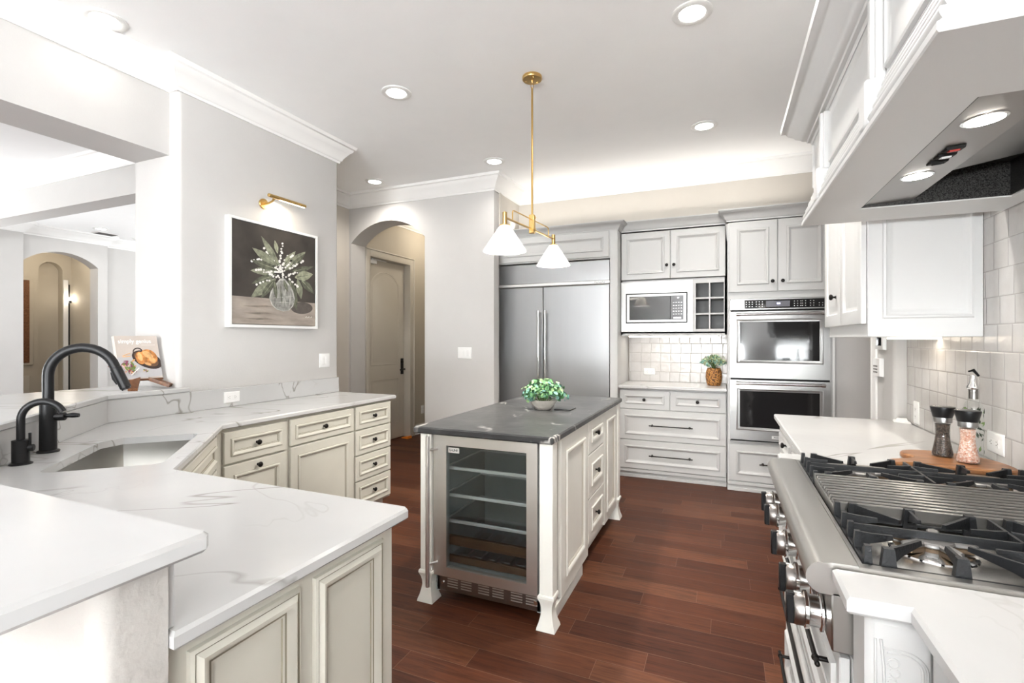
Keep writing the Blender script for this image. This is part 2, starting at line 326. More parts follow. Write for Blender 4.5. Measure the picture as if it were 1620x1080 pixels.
    def sweep(s, prof, path, side=1, closed=False, mi=0):
        n = len(path); P = [Vector((*p, 0)).to_2d() if len(p) == 2 else Vector(p[:2]) for p in path]; rs = []
        for i in range(n):
            d0 = (P[i] - P[i - 1]).normalized() if (i > 0 or closed) else None
            d1 = (P[(i + 1) % n] - P[i]).normalized() if (i < n - 1 or closed) else None
            d0 = d0 or d1; d1 = d1 or d0
            n0 = Vector((-d0.y, d0.x)) * side; n1 = Vector((-d1.y, d1.x)) * side; m = (n0 + n1); m = m / max(.2, m.dot(n0))
            rs.append([(P[i].x + m.x * d, P[i].y + m.y * d, z) for d, z in prof])
        if closed: rs.append(rs[0])
        s.rings(rs, mi, not closed, not closed)
    def build(s, name, mats, parent=None, smooth=40):
        me = bpy.data.meshes.new(name); off = Vector(parent['_o']) if parent is not None and '_o' in parent else Vector((0, 0, 0))
        me.from_pydata([tuple(p - off) for p in s.v], [], s.f)
        if not isinstance(mats, (list, tuple)): mats = [mats]
        for m in mats: me.materials.append(m)
        me.polygons.foreach_set('material_index', s.m)
        bm = bmesh.new(); bm.from_mesh(me); bmesh.ops.remove_doubles(bm, verts=bm.verts, dist=1e-6); bmesh.ops.recalc_face_normals(bm, faces=bm.faces); bm.to_mesh(me); bm.free()
        me.polygons.foreach_set('use_smooth', [True] * len(me.polygons)); me.set_sharp_from_angle(angle=radians(smooth)); me.update()
        o = bpy.data.objects.new(name, me); COL.objects.link(o)
        if parent is not None: o.parent = parent; o['_o'] = tuple(off)
        return o
def ccw(p):
    a = sum(p[i - 1][0] * p[i][1] - p[i][0] * p[i - 1][1] for i in range(len(p))); return list(p) if a > 0 else list(p)[::-1]
def inset(poly, d):
    if d == 0: return list(poly)
    n = len(poly); out = []
    for i in range(n):
        a, b, c = Vector(poly[i - 1]), Vector(poly[i]), Vector(poly[(i + 1) % n]); d0 = (b - a).normalized(); d1 = (c - b).normalized()
        n0 = Vector((-d0.y, d0.x)); n1 = Vector((-d1.y, d1.x)); m = n0 + n1; m = m / max(.15, m.dot(n0)); p = b + m * d; out.append((p.x, p.y))
    return out
def frame(O, u, n):
    O, u, n = Vector(O), Vector(u).normalized(), Vector(n).normalized()
    return lambda a, b, c=0: O + u * a + Z3 * b + n * c
def rect(a0, a1, b0, b1): return [(a0, b0), (a1, b0), (a1, b1), (a0, b1)]
def arc(cx, cy, r, a0, a1, n): return [(cx + r * cos(radians(a0 + (a1 - a0) * i / n)), cy + r * sin(radians(a0 + (a1 - a0) * i / n))) for i in range(n + 1)]
def archpoly(a0, a1, b0, spring, apex, n=20):
    w = (a1 - a0) / 2; h = apex - spring; R = (w * w + h * h) / (2 * h); th = math.degrees(math.asin(w / R)); cx = (a0 + a1) / 2
    return [(a0, b0), (a1, b0)] + arc(cx, apex - R, R, 90 - th, 90 + th, n)

def thing(name, label, cat, loc, group=None):
    o = bpy.data.objects.new(name, None); COL.objects.link(o); o.location = loc; o['_o'] = tuple(loc); o['label'] = label; o['category'] = cat; o.empty_display_size = .05
    if group: o['group'] = group
    return o
def tag(o, label, cat, group=None):
    o['label'] = label; o['category'] = cat
    if group: o['group'] = group
    return o
def struct(name, mb, mats, **k): o = mb.build(name, mats, **k); o['kind'] = 'structure'; return o
def dup(root, loc, label=None):
    r = root.copy(); COL.objects.link(r); r.location = loc
    if label: r['label'] = label
    for ch in list(root.children):
        c = ch.copy(); COL.objects.link(c); c.parent = r
        for g in ch.children: d = g.copy(); COL.objects.link(d); d.parent = c
    return r
def text(s, size, fr, parent, m, name='lettering', ext=.0006, bold=0):
    cu = bpy.data.curves.new('t', 'FONT'); cu.body = s; cu.size = size; cu.extrude = ext; cu.align_x = 'CENTER'; cu.align_y = 'CENTER'; cu.offset = bold
    to = bpy.data.objects.new('t', cu); COL.objects.link(to); dg = bpy.context.evaluated_depsgraph_get(); dg.update()
    me = bpy.data.meshes.new_from_object(to.evaluated_get(dg)); bpy.data.objects.remove(to); bpy.data.curves.remove(cu)
    off = Vector(parent['_o'])
    for v in me.vertices: v.co = fr(v.co.x, v.co.y, v.co.z) - off
    me.materials.clear(); me.materials.append(m); me.name = name
    o = bpy.data.objects.new(name, me); COL.objects.link(o); o.parent = parent; o['_o'] = tuple(off); return o

# cabinet fronts
def prof(rail, k=1.0, g=1):
    return [(0, -.003, 0), (.003, 0, 0), (rail, 0, 0), (rail + .001, .003, g), (rail + .004 * k, .009, 0), (rail + .010 * k, .010, 0), (rail + .018 * k, .004, 0), (rail + .022 * k, -.001, 0),
            (rail + .024 * k, -.004, g), (rail + .028 * k, -.004, 0), (rail + .0295 * k, -.0075, g), (rail + .031 * k, -.0075, 0), (rail + .036 * k, -.0075, 0)]
def prof2(g=1):   # applied panel moulding, wide
    return [(0, .001, 0), (.002, .008, 0), (.008, .011, 0), (.011, .009, g), (.020, .017, 0), (.028, .015, 0), (.036, .006, 0), (.040, .005, g), (.044, .004, 0), (.046, .001, g), (.048, .001, 0), (.05, .001, 0)]
def knob(parent, P, n, m=None, r=.0155, name='knob'):
    b = MB(); b.lathe([(.008, 0), (.008, .002), (.0052, .004), (.005, .012), (r * .75, .015), (r, .020), (r, .024), (r * .8, .0285), (r * .35, .0305)], 16, 0, n, P)
    return b.build(name, m or m_bronze, parent)
def pull(parent, A, B, n, m=None, r=.0055, off=.034, name='pull'):
    b = MB(); A, B, n = Vector(A), Vector(B), Vector(n).normalized(); d = (B - A).normalized()
    b.cyl(A + n * off - d * .022, B + n * off + d * .022, r, 12)
    for P in (A, B):
        b.lathe([(.010, 0), (.010, .003), (.0055, .005), (.0055, off)], 12, 0, n, P); b.sphere(P + n * off, r * 1.55, 12)
    for P, q in ((A + n * off - d * .024, 1), (B + n * off + d * .024, 1)): b.sphere(P, r * 1.1, 10)
    return b.build(name, m or m_bronze, parent)
def drawer(parent, fr, a0, a1, b0, b1, n, mats, rail=.035, k=1, kn=True, name='drawer', pl=None, kpos=None):
    b = MB(); b.front(fr, rect(a0, a1, b0, b1), prof(rail, k)); o = b.build(name, mats, parent)
    if pl: pull(o, fr((a0 + a1) / 2 - pl, (b0 + b1) / 2, -.007), fr((a0 + a1) / 2 + pl, (b0 + b1) / 2, -.007), n)
    elif kn: knob(o, fr(*(kpos or ((a0 + a1) / 2, (b0 + b1) / 2)), 0 if kpos else -.0075), n)
    return o
CROWN = [(0, 2.895), (.010, 2.895), (.014, 2.912), (.024, 2.918), (.030, 2.935), (.066, 2.985), (.088, 3.005), (.094, 3.02), (.108, 3.026), (.116, 3.05), (0, 3.05)]
BASEB = [(0, 0), (.016, 0), (.016, .10), (.012, .115), (.012, .125), (.006, .14), (0, .14)]
H = 3.05

# ================================================================== THE ROOM
X, Y = (1, 0, 0), (0, 1, 0); NX, NY = (-1, 0, 0), (0, -1, 0)
def bx(name, mats, *boxes, b=0, **k):
    m = MB()
    for q in boxes: m.box(*q, b=b)
    return struct(name, m, mats, **k)
bx('floor', m_floor, (-12, 4, -7, 8, -.1, 0))
bx('ceiling', m_ceil, (-12, 4, -7, 8, H, H + .1))
m = MB(); m.slab(arc(-3.11, 2.005, .03, 270, 360, 6) + arc(-3.105, 3.32, .025, 0, 90, 6) + [(-3.5, 3.345), (-3.5, 1.975)], 0, H, 0)
struct('wall_left', m, m_wall)
m = MB(); m.slab([(-3.5, -6.5), (-3.175, -6.5)] + [(-3.16, -6.485), (-3.16, 1.974), (-3.5, 1.974)], 2.51, H, 0); struct('wall_left_header', m, m_wall)
bx('wall_nook', m_wallw, (-4.2, -3.5, 3.2, 3.345, 0, H), (-4.2, -4.05, 3.345, 4.58, 0, H))
# wall with the arched passage
fr = frame((0, 4.58, 0), X, NY); hole = archpoly(-4.02, -3.0, 0.0, 2.49, 2.712)
m = MB(); oa = [(-4.05, 0)] + hole[:1] + hole[:1:-1] + [hole[1]] + [(-2.165, 0), (-2.165, H), (-4.05, H)]
m.plate(fr, oa, [], .12)
m.plate(frame((0, 4.7, 0), X, NY), [(-4.05, 0)] + hole[:1] + hole[:1:-1] + [hole[1]] + [(-2.6, 0), (-2.6, H), (-4.05, H)], [], .13)
struct('wall_arch', m, m_wall)
# hall beyond the arch
m = MB(); fh = frame((-4.05, 0, 0), Y, X); m.plate(fh, [(4.581, 0), (4.935, 0), (4.935, 2.41), (5.80, 2.41), (5.80, 0), (7.4, 0), (7.4, H), (4.581, H)], [], .15); struct('wall_hall_left', m, m_hall)
bx('wall_hall_end', m_hall, (-4.2, -2.8, 7.4, 7.5, 0, H)); bx('wall_hall_right', m_hall, (-2.95, -2.8, 4.83, 7.4, 0, H))
m = MB(); m.sweep(CROWN, [(-4.05, 4.83), (-4.05, 7.4), (-2.95, 7.4)], -1); struct('trim_hall_crown', m, m_trim)
m = MB(); m.sweep(BASEB, [(-4.05, 5.91), (-4.05, 7.4), (-2.95, 7.4)], -1); struct('baseboard_hall', m, m_trim)
CAS = [(0, 0), (.004, .012), (.02, .018), (.06, .022), (.075, .026), (.09, .026), (.09, 0)]
d = bpy.data.objects.new('door_1', None); COL.objects.link(d); d.location = (-4.05, 5.37, 0); d['_o'] = (-4.05, 5.37, 0); d['kind'] = 'structure'; d.empty_display_size = .05
m = MB()
for a0, a1, b0, b1 in ((4.845, 4.935, 0, 2.5), (5.80, 5.89, 0, 2.5), (4.935, 5.80, 2.41, 2.5)):
    m.box(-4.05, -4.03, a0, a1, b0, b1, .003)
for a0, a1, b0, b1 in ((4.845, 4.865, 0, 2.5), (5.87, 5.89, 0, 2.5), (4.845, 5.89, 2.48, 2.5)): m.box(-4.05, -4.018, a0, a1, b0, b1, .006)
for a0, a1, b0, b1 in ((4.925, 4.945, 0, 2.42), (5.79, 5.81, 0, 2.42), (4.935, 5.80, 2.40, 2.42)): m.box(-4.2, -4.03, a0, a1, b0, b1, .003)
m.build('casing', m_door, d)
fd = frame((-4.135, 0, 0), Y, X); m = MB(); m.box(-4.175, -4.137, 4.95, 5.785, .012, 2.395, .002)
PD = [(0, -.002, 0), (.004, .001, 0), (.014, .001, 0), (.018, -.0065, 0), (.022, -.0075, 0), (.05, -.001, 0), (.056, 0, 0)]
m.plate(fd, rect(4.95, 5.785, .012, 2.395), [archpoly(5.07, 5.665, 1.02, 2.10, 2.26, 14), rect(5.07, 5.665, .22, .84)], .004)
for pl in (archpoly(5.07, 5.665, 1.02, 2.10, 2.26, 14), rect(5.07, 5.665, .22, .84)): m.front(fd, pl, PD, .004)
sl = m.build('slab', m_door, d)
m = MB(); m.box(-4.135, -4.127, 5.70, 5.765, .88, 1.10, .004); m.cyl((-4.13, 5.73, .95), (-4.08, 5.73, .95), .011); m.cyl((-4.085, 5.735, .95), (-4.085, 5.63, .945), .009); m.cyl((-4.13, 5.73, 1.05), (-4.115, 5.73, 1.05), .02); m.build('lever_handle', m_bronze, sl)
m = MB(); m.box(-4.135, -4.09, 5.0, 5.14, 2.33, 2.38, .006); m.box(-4.12, -4.10, 5.05, 5.35, 2.385, 2.395, .002); m.build('door_closer', m_plastic, sl)
t = thing('doorstop', 'small orange wedge on the floor at the foot of the hall door', 'doorstop', (-4.02, 5.68, 0))
m = MB(); m.rings([[(-4.09, 5.66, 0), (-3.97, 5.64, 0), (-3.97, 5.74, 0), (-4.09, 5.76, 0)], [(-4.085, 5.665, .012), (-3.975, 5.645, .03), (-3.975, 5.735, .034), (-4.085, 5.755, .012)]]); m.build('wedge', m_orange, t)
# kitchen back: wall, furr-downs, pantry return
bx('wall_back', m_wallw, (-2.6, 1.9, 5.5, 5.62, 0, H)); bx('wall_back_soffit', m_wallw, (-2.15, 1.9, 5.22, 5.5, 2.53, H))
bx('wall_alcove_soffit', m_wallw, (-2.5, -2.15, 4.701, 5.5, 2.56, H)); bx('wall_alcove', m_wall, (-2.5, -2.31, 4.701, 5.5, 0, 2.56))
bx('wall_pantry', m_wall, (.86, 1.9, 4.95, 5.499, 0, 2.53))
m = MB(); m.box(.848, .868, 4.90, 4.95, 0, 2.4, .003); struct('trim_pantry', m, m_trim)
# right wall, its thicker end by the doorway, and the breakfast end behind the viewer
bx('wall_right', m_wall, (.94, 1.1, -.9, 3.36, 0, H))
m = MB(); m.slab([(1.1, 3.36)] + arc(.896, 3.385, .025, 270, 180, 6) + [(.871, 3.74), (1.1, 3.74)], 0, H, 0); struct('wall_right_return', m, m_wall)
m = MB(); m.box(.855, 1.11, 3.74, 3.762, 0, 2.5, .004); m.box(.858, .871, 3.66, 3.742, 0, 2.5, .003); struct('trim_doorway', m, m_trim)
bx('wall_pantry_side', m_wall, (1.9, 2.0, 3.3, 5.6, 0, H))
bx('wall_right_rear', m_wall, (.94, 3.6, -1.0, -.9, 0, H))
m = MB(); m.plate(frame((0, -6.5, 0), X, Y), rect(-9.4, 3.6, 0, H), [rect(-1.6, .54, .3, 2.15)], .15); struct('wall_rear', m, m_wall)
for k, (a0, a1) in enumerate(((-1.6, .54),)):
    m = MB(); n = 3
    for i in range(n + 1): x = a0 + (a1 - a0) * i / n; m.box(x - .03, x + .03, -6.6, -6.5, .3, 2.15, .004)
    for z in (.3, 1.2, 2.15): m.box(a0, a1, -6.6, -6.5, z - .03, z + .03, .004)
    w = struct('window_%d' % (k + 1), m, m_trim); w['_o'] = (0, 0, 0)
    m = MB(); m.box(a0, a1, -6.56, -6.555, .3, 2.15, 0); m.build('pane', m_pane, w)
m = MB()
for i in range(4): y = -1.9 + 4.4 * i / 3; m.box(-9.45, -9.35, y - .03, y + .03, .3, 2.15, .004)
for z in (.3, 1.2, 2.15): m.box(-9.45, -9.35, -1.9, 2.5, z - .03, z + .03, .004)
w = struct('window_2', m, m_trim); w['_o'] = (0, 0, 0); m = MB(); m.box(-9.41, -9.405, -1.9, 2.5, .3, 2.15, 0); m.build('pane', m_pane, w)  # unseen window, placed to go with the added living room fill
m = MB(); m.plate(frame((3.6, 0, 0), NY, NX), rect(.9, 6.5, 0, H), [rect(3.0, 5.5, .05, 2.45)], .15); struct('wall_breakfast', m, m_wall)
# neighbouring rooms seen through the pass-through
bx('wall_living_header', m_wall, (-9.3, -3.5, 2.66, 2.86, 2.64, H)); m = MB(); m.sweep(CROWN, [(-9.3, 2.66), (-3.5, 2.66)], -1); struct('trim_living_crown', m, m_trim)
m = MB(); hole = archpoly(3.776, 4.703, 0, 2.515, 2.70); fa = frame((-9.32, 0, 0), Y, X)
m.plate(fa, [(-6.5, 0)] + hole[:1] + hole[:1:-1] + [hole[1]] + [(4.84, 0), (4.84, H), (-6.5, H)], [rect(-1.9, 2.5, .3, 2.15)], .22); struct('wall_far', m, m_wall)
bx('wall_far_pier', m_wall, (-9.32, -9.22, 3.2, 3.735, 0, H)); bx('wall_far_recess', m_wall, (-9.6, -9.45, 4.84, 7.6, 0, H))
m = MB(); m.sweep(CROWN, [(-9.22, 3.2), (-9.22, 3.735), (-9.32, 3.735), (-9.32, 4.84), (-9.45, 4.84), (-9.45, 7.6)], -1); struct('trim_far_crown', m, m_trim)
bx('wall_far_rear', m_wall, (-9.5, -3.5, 7.6, 7.7, 0, H)); bx('wall_far_side', m_wall, (-4.35, -4.2, 2.86, 7.6, 0, H))
m = MB(); ff = frame((-11, 0, 0), Y, X); nh = archpoly(4.66, 5.0, .35, 2.52, 2.74, 10); m.plate(ff, rect(3.2, 5.6, 0, H), [nh], .14); m.box(-11.2, -11.139, 4.6, 5.1, .3, 2.8, 0); struct('wall_foyer', m, m_hall)
bx('wall_foyer_right', m_hall, (-11, -9.54, 5.13, 5.25, 0, H)); bx('wall_foyer_left', m_hall, (-11, -9.54, 3.3, 3.4, 0, H))
m = MB(); m.box(-11, -10.97, 5.005, 5.075, 0, 2.44, .004); struct('trim_foyer', m, m_trim)
m = MB(); m.box(-10.995, -10.975, 5.08, 5.10, 0, 2.36, .002); o = m.build('door_gap_shade', m_dark); tag(o, 'narrow dark strip standing for the shade of a door gap beside the pale casing in the distant tan foyer', 'strip')  # dark strip stands in for the shade in an ajar door's gap
t = thing('wall_sconce', 'tiny lit bulb on a small holder in the distant foyer', 'lamp', (-10.95, 5.09, 2.06))
m = MB(); m.cyl((-10.975, 5.09, 2.03), (-10.93, 5.09, 2.03), .012); m.cyl((-10.93, 5.09, 2.02), (-10.93, 5.09, 2.07), .014); m.build('holder', m_bronze, t)
m = MB(); m.sphere((-10.93, 5.09, 2.10), .03, 12); m.build('bulb', emitter('foyer_bulb', (1, .93, .82), 12), t)
t = thing('wall_panel', 'tall dark brown wooden panel in a pale frame inside the far arch', 'panel', (-11, 4.42, 1.6))
m = MB(); m.box(-10.995, -10.97, 4.30, 4.58, .92, 2.42, .006); m.build('panel_frame', m_hall, t)
m = MB(); m.box(-10.985, -10.962, 4.33, 4.525, .96, 2.38, .004); m.build('panel_face', m_woodw, t)
m = MB(); m.box(-11, -10.98, 4.28, 4.53, .30, .74, .004); o = m.build('air_grille', m_door); tag(o, 'low pale air return grille in the foyer under the dark panel', 'vent')
# crown and bar walls in the kitchen
m = MB(); m.sweep(CROWN, [(-3.16, -6.49), (-3.16, 1.975), (-3.08, 1.975), (-3.08, 3.345), (-4.05, 3.345), (-4.05, 4.58), (-2.165, 4.58), (-2.15, 5.22), (1.9, 5.22)], -1); struct('trim_crown', m, m_trim)
m = MB(); m.sweep(BASEB, [(-4.05, 3.4), (-4.05, 4.579)], -1); struct('baseboard_nook', m, m_trim)
m = MB(); m.sweep(BASEB, [(-2.995, 4.58), (-2.17, 4.58)], -1); struct('baseboard_arch', m, m_trim)
m = MB(); r = .03
m.slab(arc(-.82, .425, .03, 270, 360, 6) + [(-.79, .492), (-2.0, .492), (-3.082, 1.574), (-3.082, 1.97), (-3.4, 1.97), (-3.4, 1.4), (-2.1, .395)], 0, 1.038, 0); struct('wall_bar', m, m_stucco)
# tiled surfaces
bx('wall_back_tile', m_tileb, (-.95, .04, 5.488, 5.5, .914, 1.42)); bx('wall_right_tile', m_tiler, (.930, .94, -.88, 3.355, .914, 1.86))

# ================================================================== LEFT COUNTER RUN
e_, d_ = (.70711, .70711), (.70711, -.70711)
def ed(e, d): return (e * e_[0] + d * d_[0], e * e_[1] + d * d_[1])
m = MB(); hole = ccw([ed(-.545, -2.78), ed(-.52, -2.755), ed(-.52, -2.175), ed(-.545, -2.15), ed(-.85, -2.15), ed(-.88, -2.18), ed(-.88, -2.70), ed(-.82, -2.78)])
CT = [(-3.078, 3.335), (-2.465, 3.335), (-2.455, 3.325), (-2.455, 1.81), (-1.77, 1.125), (-.795, 1.125), (-.78, 1.11), (-.78, .494), (-2.0, .494), (-3.078, 1.572)]
m.slab(CT, .884, .914, .006, hole); o = m.build('kitchen_countertop', m_quartz); tag(o, 'white veined quartz worktop that bends around the corner sink to the peninsula', 'countertop')
m = MB(); fs = frame((-3.079, 0, 0), Y, X); m.box(-3.079, -3.059, 1.585, 3.335, .9145, 1.0385, .002)
m.box(-2.0, -.80, .493, .508, .9145, 1.0385, .001)
p = [(-3.079, 1.575), (-2.002, .4985), (-1.99, .51), (-3.06, 1.588)]; m.slab(p, .9145, 1.0385, .001); o = m.build('stone_backsplash', m_quartz); tag(o, 'low pale stone upstand behind the sink and under the raised ledge', 'backsplash')
m = MB(); m.slab([(-3.05, 2.03), (-3.05, 1.585), (-1.99, .525), (-.745, .525), (-.735, .515), (-.735, .09), (-2.2, .09), (-3.56, 1.35), (-3.56, 1.972), (-3.07, 1.972), (-3.07, 2.03)], 1.0395, 1.070, .006)
o = m.build('bar_ledge', m_quartz); tag(o, 'raised white quartz bar top that overlooks the sink, nearest slab to the viewer', 'bar top')
# sink
t = thing('kitchen_sink', 'undermount stainless steel single bowl sink set in the corner worktop', 'sink', (*ed(-.7, -2.465), .70))
m = MB(); o1 = [(x, y) for x, y in inset(hole, -.012)]
m.rings([[(x, y, .884) for x, y in inset(hole, -.03)], [(x, y, .884) for x, y in inset(hole, -.006)], [(x, y, .86) for x, y in inset(hole, -.004)], [(x, y, .70) for x, y in inset(hole, .008)], [(x, y, .676) for x, y in inset(hole, .035)]], 0, False, True)
m.build('bowl', m_sink, t, 50)
c = ed(-.7, -2.46); m = MB(); m.lathe([(.045, .6765), (.045, .679), (.038, .680), (.034, .677)], 20, 0, None, (*c, 0)); m.build('drain', m_chrome, t)
# main faucet
def FP(b, s, z): return Vector((b[0] + s * .70711, b[1] + s * .70711, z))
B = ed(-1.0, -2.545); t = thing('kitchen_faucet', 'tall matte black arched pull-down faucet behind the sink', 'faucet', (*B, .914))
m = MB(); m.lathe([(.036, 0), (.037, .004), (.034, .008), (.028, .010), (.0275, .19), (.0275, .196), (.020, .200)], 28, 0, None, (*B, .914)); m.build('body', m_black, t)
m = MB(); pts = [FP(B, 0, 1.105), FP(B, 0, 1.20)]; R = .112; cz = 1.222
pts += [FP(B, R - R * cos(radians(a)), cz + R * sin(radians(a))) for a in range(0, 165, 9)]
e = pts[-1]; dd = (pts[-1] - pts[-2]).normalized(); pts.append(e + dd * .008); m.tube(pts, .0187, 18); m.lathe([(.0215, 0), (.0215, .012)], 20, 0, None, FP(B, 0, 1.108)); m.build('spout', m_black, t)
m = MB(); q = pts[-1]; m.cyl(q - dd * .002, q + dd * .095, .0205, 18, bev=.003); m.cyl(q + dd * .093, q + dd * .10, .017, 18); sp = m.build('spray_head', m_black, t)
m = MB(); w = Vector((.70711, .70711, 0)); m.tube([q + dd * .02 - w * .020, q + dd * .05 - w * .026, q + dd * .075 - w * .021], .006, 8); m.build('spray_button', m_black, sp)
m = MB(); hp = FP(B, .026, 1.055); r_ = Vector((.70711, -.70711, 0)); hd = Vector((.75, .66, .0)).normalized(); m.cyl(hp - hd * .01, hp + hd * .03, .017, 16, bev=.002); m.tube([hp + hd * .025, hp + hd * .038 + Vector((0, 0, .003)), hp + hd * .055 + Vector((0, 0, .003)), hp + hd * .076 + Vector((0, 0, .002))], [.007, .0085, .0105, .008], 12); m.build('lever', m_black, t)
# filtered-water tap
B = ed(-.995, -2.333); t = thing('water_tap', 'short matte black filtered water tap left of the taller faucet', 'faucet', (*B, .914))
m = MB(); m.lathe([(.033, 0), (.034, .003), (.030, .006), (.0252, .008), (.0252, .088), (.013, .090)], 24, 0, None, (*B, .914)); m.build('body', m_black, t)
m = MB(); pts = [FP(B, 0, 1.0), FP(B, 0, 1.07)]; R = .062; cz = 1.077; pts += [FP(B, R - R * cos(radians(a)), cz + R * sin(radians(a))) for a in range(0, 161, 10)]; m.tube(pts, .0125, 14); m.build('spout', m_black, t)
m = MB(); hp = FP(B, .02, .972); m.cyl(hp, hp + w * .018, .013, 14, bev=.002); m.cyl(hp + w * .006, hp + w * .006 + Vector((0, 0, .055)), .0045, 10); m.build('lever', m_black, t)

G = [m_greige, m_glaze]
def left_unit(label, y0, y1, rows, name='base_cabinet'):
    t = thing(name, label, 'cabinet', (-2.75, (y0 + y1) / 2, 0))
    m = MB(); m.box(-3.07, -2.492, y0, y1, .10, .882, .001); m.box(-3.07, -2.56, y0 + .002, y1 - .002, 0, .10, 0); m.build('body', m_greige, t)
    f = frame((-2.472, 0, 0), Y, X)
    for kind, a0, a1, b0, b1 in rows: 
        rail = .037 if kind == 'drawer' else .055
        drawer(t, f, a0, a1, b0, b1, X, G, rail, 1.0, name=kind, kpos=None if kind == 'drawer' else ((a0 + a1) / 2, b1 - .03)) if kind != 'doorx' else drawer(t, f, a0, a1, b0, b1, X, G, .055, 1, False, 'door')
    return t
left_unit('greige base cabinet under the quartz next to the corner sink', 1.80, 2.262, [('drawer', 1.832, 2.248, .690, .862), ('door', 1.832, 2.248, .115, .678)])
left_unit('greige base cabinet with one wide drawer over a plain door', 2.263, 2.857, [('drawer', 2.276, 2.846, .702, .866), ('doorx', 2.276, 2.846, .115, .692)])
tC = left_unit('narrow stack of four greige drawers at the end of the left run', 2.858, 3.29, [('drawer', 2.868, 3.278, a, b) for a, b in ((.700, .868), (.511, .690), (.321, .501), (.120, .311))])
# angled sink cabinet
t = thing('sink_base_cabinet', 'angled greige cabinet front below the corner sink', 'cabinet', (*ed(-.6, -2.4), 0))
fo = Vector((*ed(-.49, -2.964), 0)); f = frame(fo, (d_[0], d_[1], 0), (e_[0], e_[1], 0)); f2 = frame(fo + Vector((e_[0], e_[1], 0)) * .02, (d_[0], d_[1], 0), (e_[0], e_[1], 0))
m = MB(); p = [ed(-.49, -3.02), ed(-.49, -2.03), ed(-.51, -2.03), ed(-.51, -3.02)]; m.slab(p, .10, .882, .001); p = [ed(-.56, -2.98), ed(-.56, -2.07), ed(-.58, -2.07), ed(-.58, -2.98)]; m.slab(p, 0, .10, 0); m.build('body', m_greige, t)
drawer(t, f2, .03, .86, .70, .862, (e_[0], e_[1], 0), G, .037, 1, False)
for a0, a1, kx in ((.03, .443, .41), (.447, .86, .48)): drawer(t, f2, a0, a1, .115, .69, (e_[0], e_[1], 0), G, .055, 1, True, 'door', kpos=(kx, .64))
# peninsula cabinet
t = thing('peninsula_cabinet', 'greige end panel cabinet of the peninsula with two framed panels', 'cabinet', (-1.2, .8, 0))
m = MB(); m.box(-1.95, -.81, .494, 1.08, .0, .882, .002); m.build('body', m_greige, t)
f = frame((-.8105, 0, 0), Y, X); 
for a0, a1 in ((.533, .767), (.803, 1.036)): m = MB(); m.front(f, rect(a0, a1, .07, .858), prof2(), .006); m.build('framed_panel', G, t)

# ================================================================== ISLAND
P = [m_putty, m_glazel]
t = thing('kitchen_island', 'pale putty island with flared feet under a black stone top', 'island', (-1.1, 3.0, 0))
m = MB(); m.box(-1.455, -.765, 2.80, 3.80, .10, .878, .002); m.box(-1.455, -1.40, 2.26, 2.80, .10, .878, .001); m.box(-.80, -.765, 2.26, 2.80, .10, .878, .001); m.box(-1.42, -.80, 2.85, 3.76, .02, .10, 0); m.build('body', m_putty, t)
def leg(x, y):
    m = MB(); h = .033; m.box(x - h, x + h, y - h, y + h, .16, .878, .002)
    st = [(.037, .165), (.040, .160), (.041, .150), (.036, .138), (.031, .125), (.027, .105), (.026, .085), (.030, .06), (.036, .035), (.044, .012), (.046, 0)]
    m.rings([[(x - a, y - a, z), (x + a, y - a, z), (x + a, y + a, z), (x - a, y + a, z)] for a, z in st]); m.build('leg', m_putty, t, 25)
for x in (-1.428, -.765): 
    for y in (2.222, 3.79): leg(x, y)
f = frame((-.745, 0, 0), Y, X)
drawer(t, f, 2.365, 2.896, .072, .872, X, P, .075, 1.25, False, 'side_panel')
for a, b in ((.672, .874), (.405, .664), (.132, .397)): drawer(t, f, 2.912, 3.325, a, b, X, P, .06, 1.2)
drawer(t, f, 3.343, 3.755, .10, .872, X, P, .065, 1.2, False, 'side_panel')
m = MB(); m.sweep([(0, .0), (.012, .0), (.012, .045), (.008, .055), (.004, .065), (0, .066)], [(-.765, 2.26), (-.765, 2.80)], -1); m.box(-.79, -.753, 2.26, 2.80, 0, .06, .003); m.build('base_moulding', m_putty, t)
m = MB(); m.box(-.775, -.757, 2.26, 3.76, .856, .879, .002); m.build('top_rail', m_putty, t)
m = MB(); m.slab([(-1.487, 2.165), (-.722, 2.165), (-.722, 3.848), (-1.487, 3.848)], .879, .914, .007); o = m.build('island_countertop', m_soap); tag(o, 'charcoal black stone island top with scattered white veins', 'countertop')
# wine cooler in the near end
t = thing('wine_cooler', 'glass door steel wine cooler built into the near end of the island', 'wine cooler', (-1.1, 2.45, 0))
x0, x1, y0 = -1.392, -.806, 2.225
m = MB(); m.box(x0, x0 + .02, y0 + .01, 2.79, .05, .872, 0); m.box(x1 - .02, x1, y0 + .01, 2.79, .05, .872, 0); m.box(x0, x1, 2.77, 2.79, .05, .872, 0); m.box(x0, x1, y0 + .01, 2.79, .84, .872, 0); m.box(x0, x1, y0 + .01, 2.79, .15, .19, 0); m.build('cavity', mat('cooler_liner', (.30, .325, .33), .35), t)
m = MB(); fw = frame((0, 2.20, 0), X, NY); m.plate(fw, rect(-1.387, -.812, .146, .872), [rect(-1.311, -.868, .194, .822)], .032); dr = m.build('door', m_cool, t)
m = MB(); m.box(-1.315, -.864, 2.210, 2.216, .19, .826, 0); m.build('pane', m_smoke, dr)
m = MB(); m.cyl((-1.392, 2.150, .10), (-1.392, 2.150, .872), .0105, 14, bev=.002); m.cyl((-1.392, 2.15, .80), (-1.365, 2.20, .80), .006); m.cyl((-1.392, 2.15, .215), (-1.365, 2.20, .215), .006); m.build('handle', m_cool, dr)
m = MB(); m.box(-1.304, -1.240, 2.208, 2.2095, .785, .812, 0); lb = m.build('label_plate', m_band, dr)
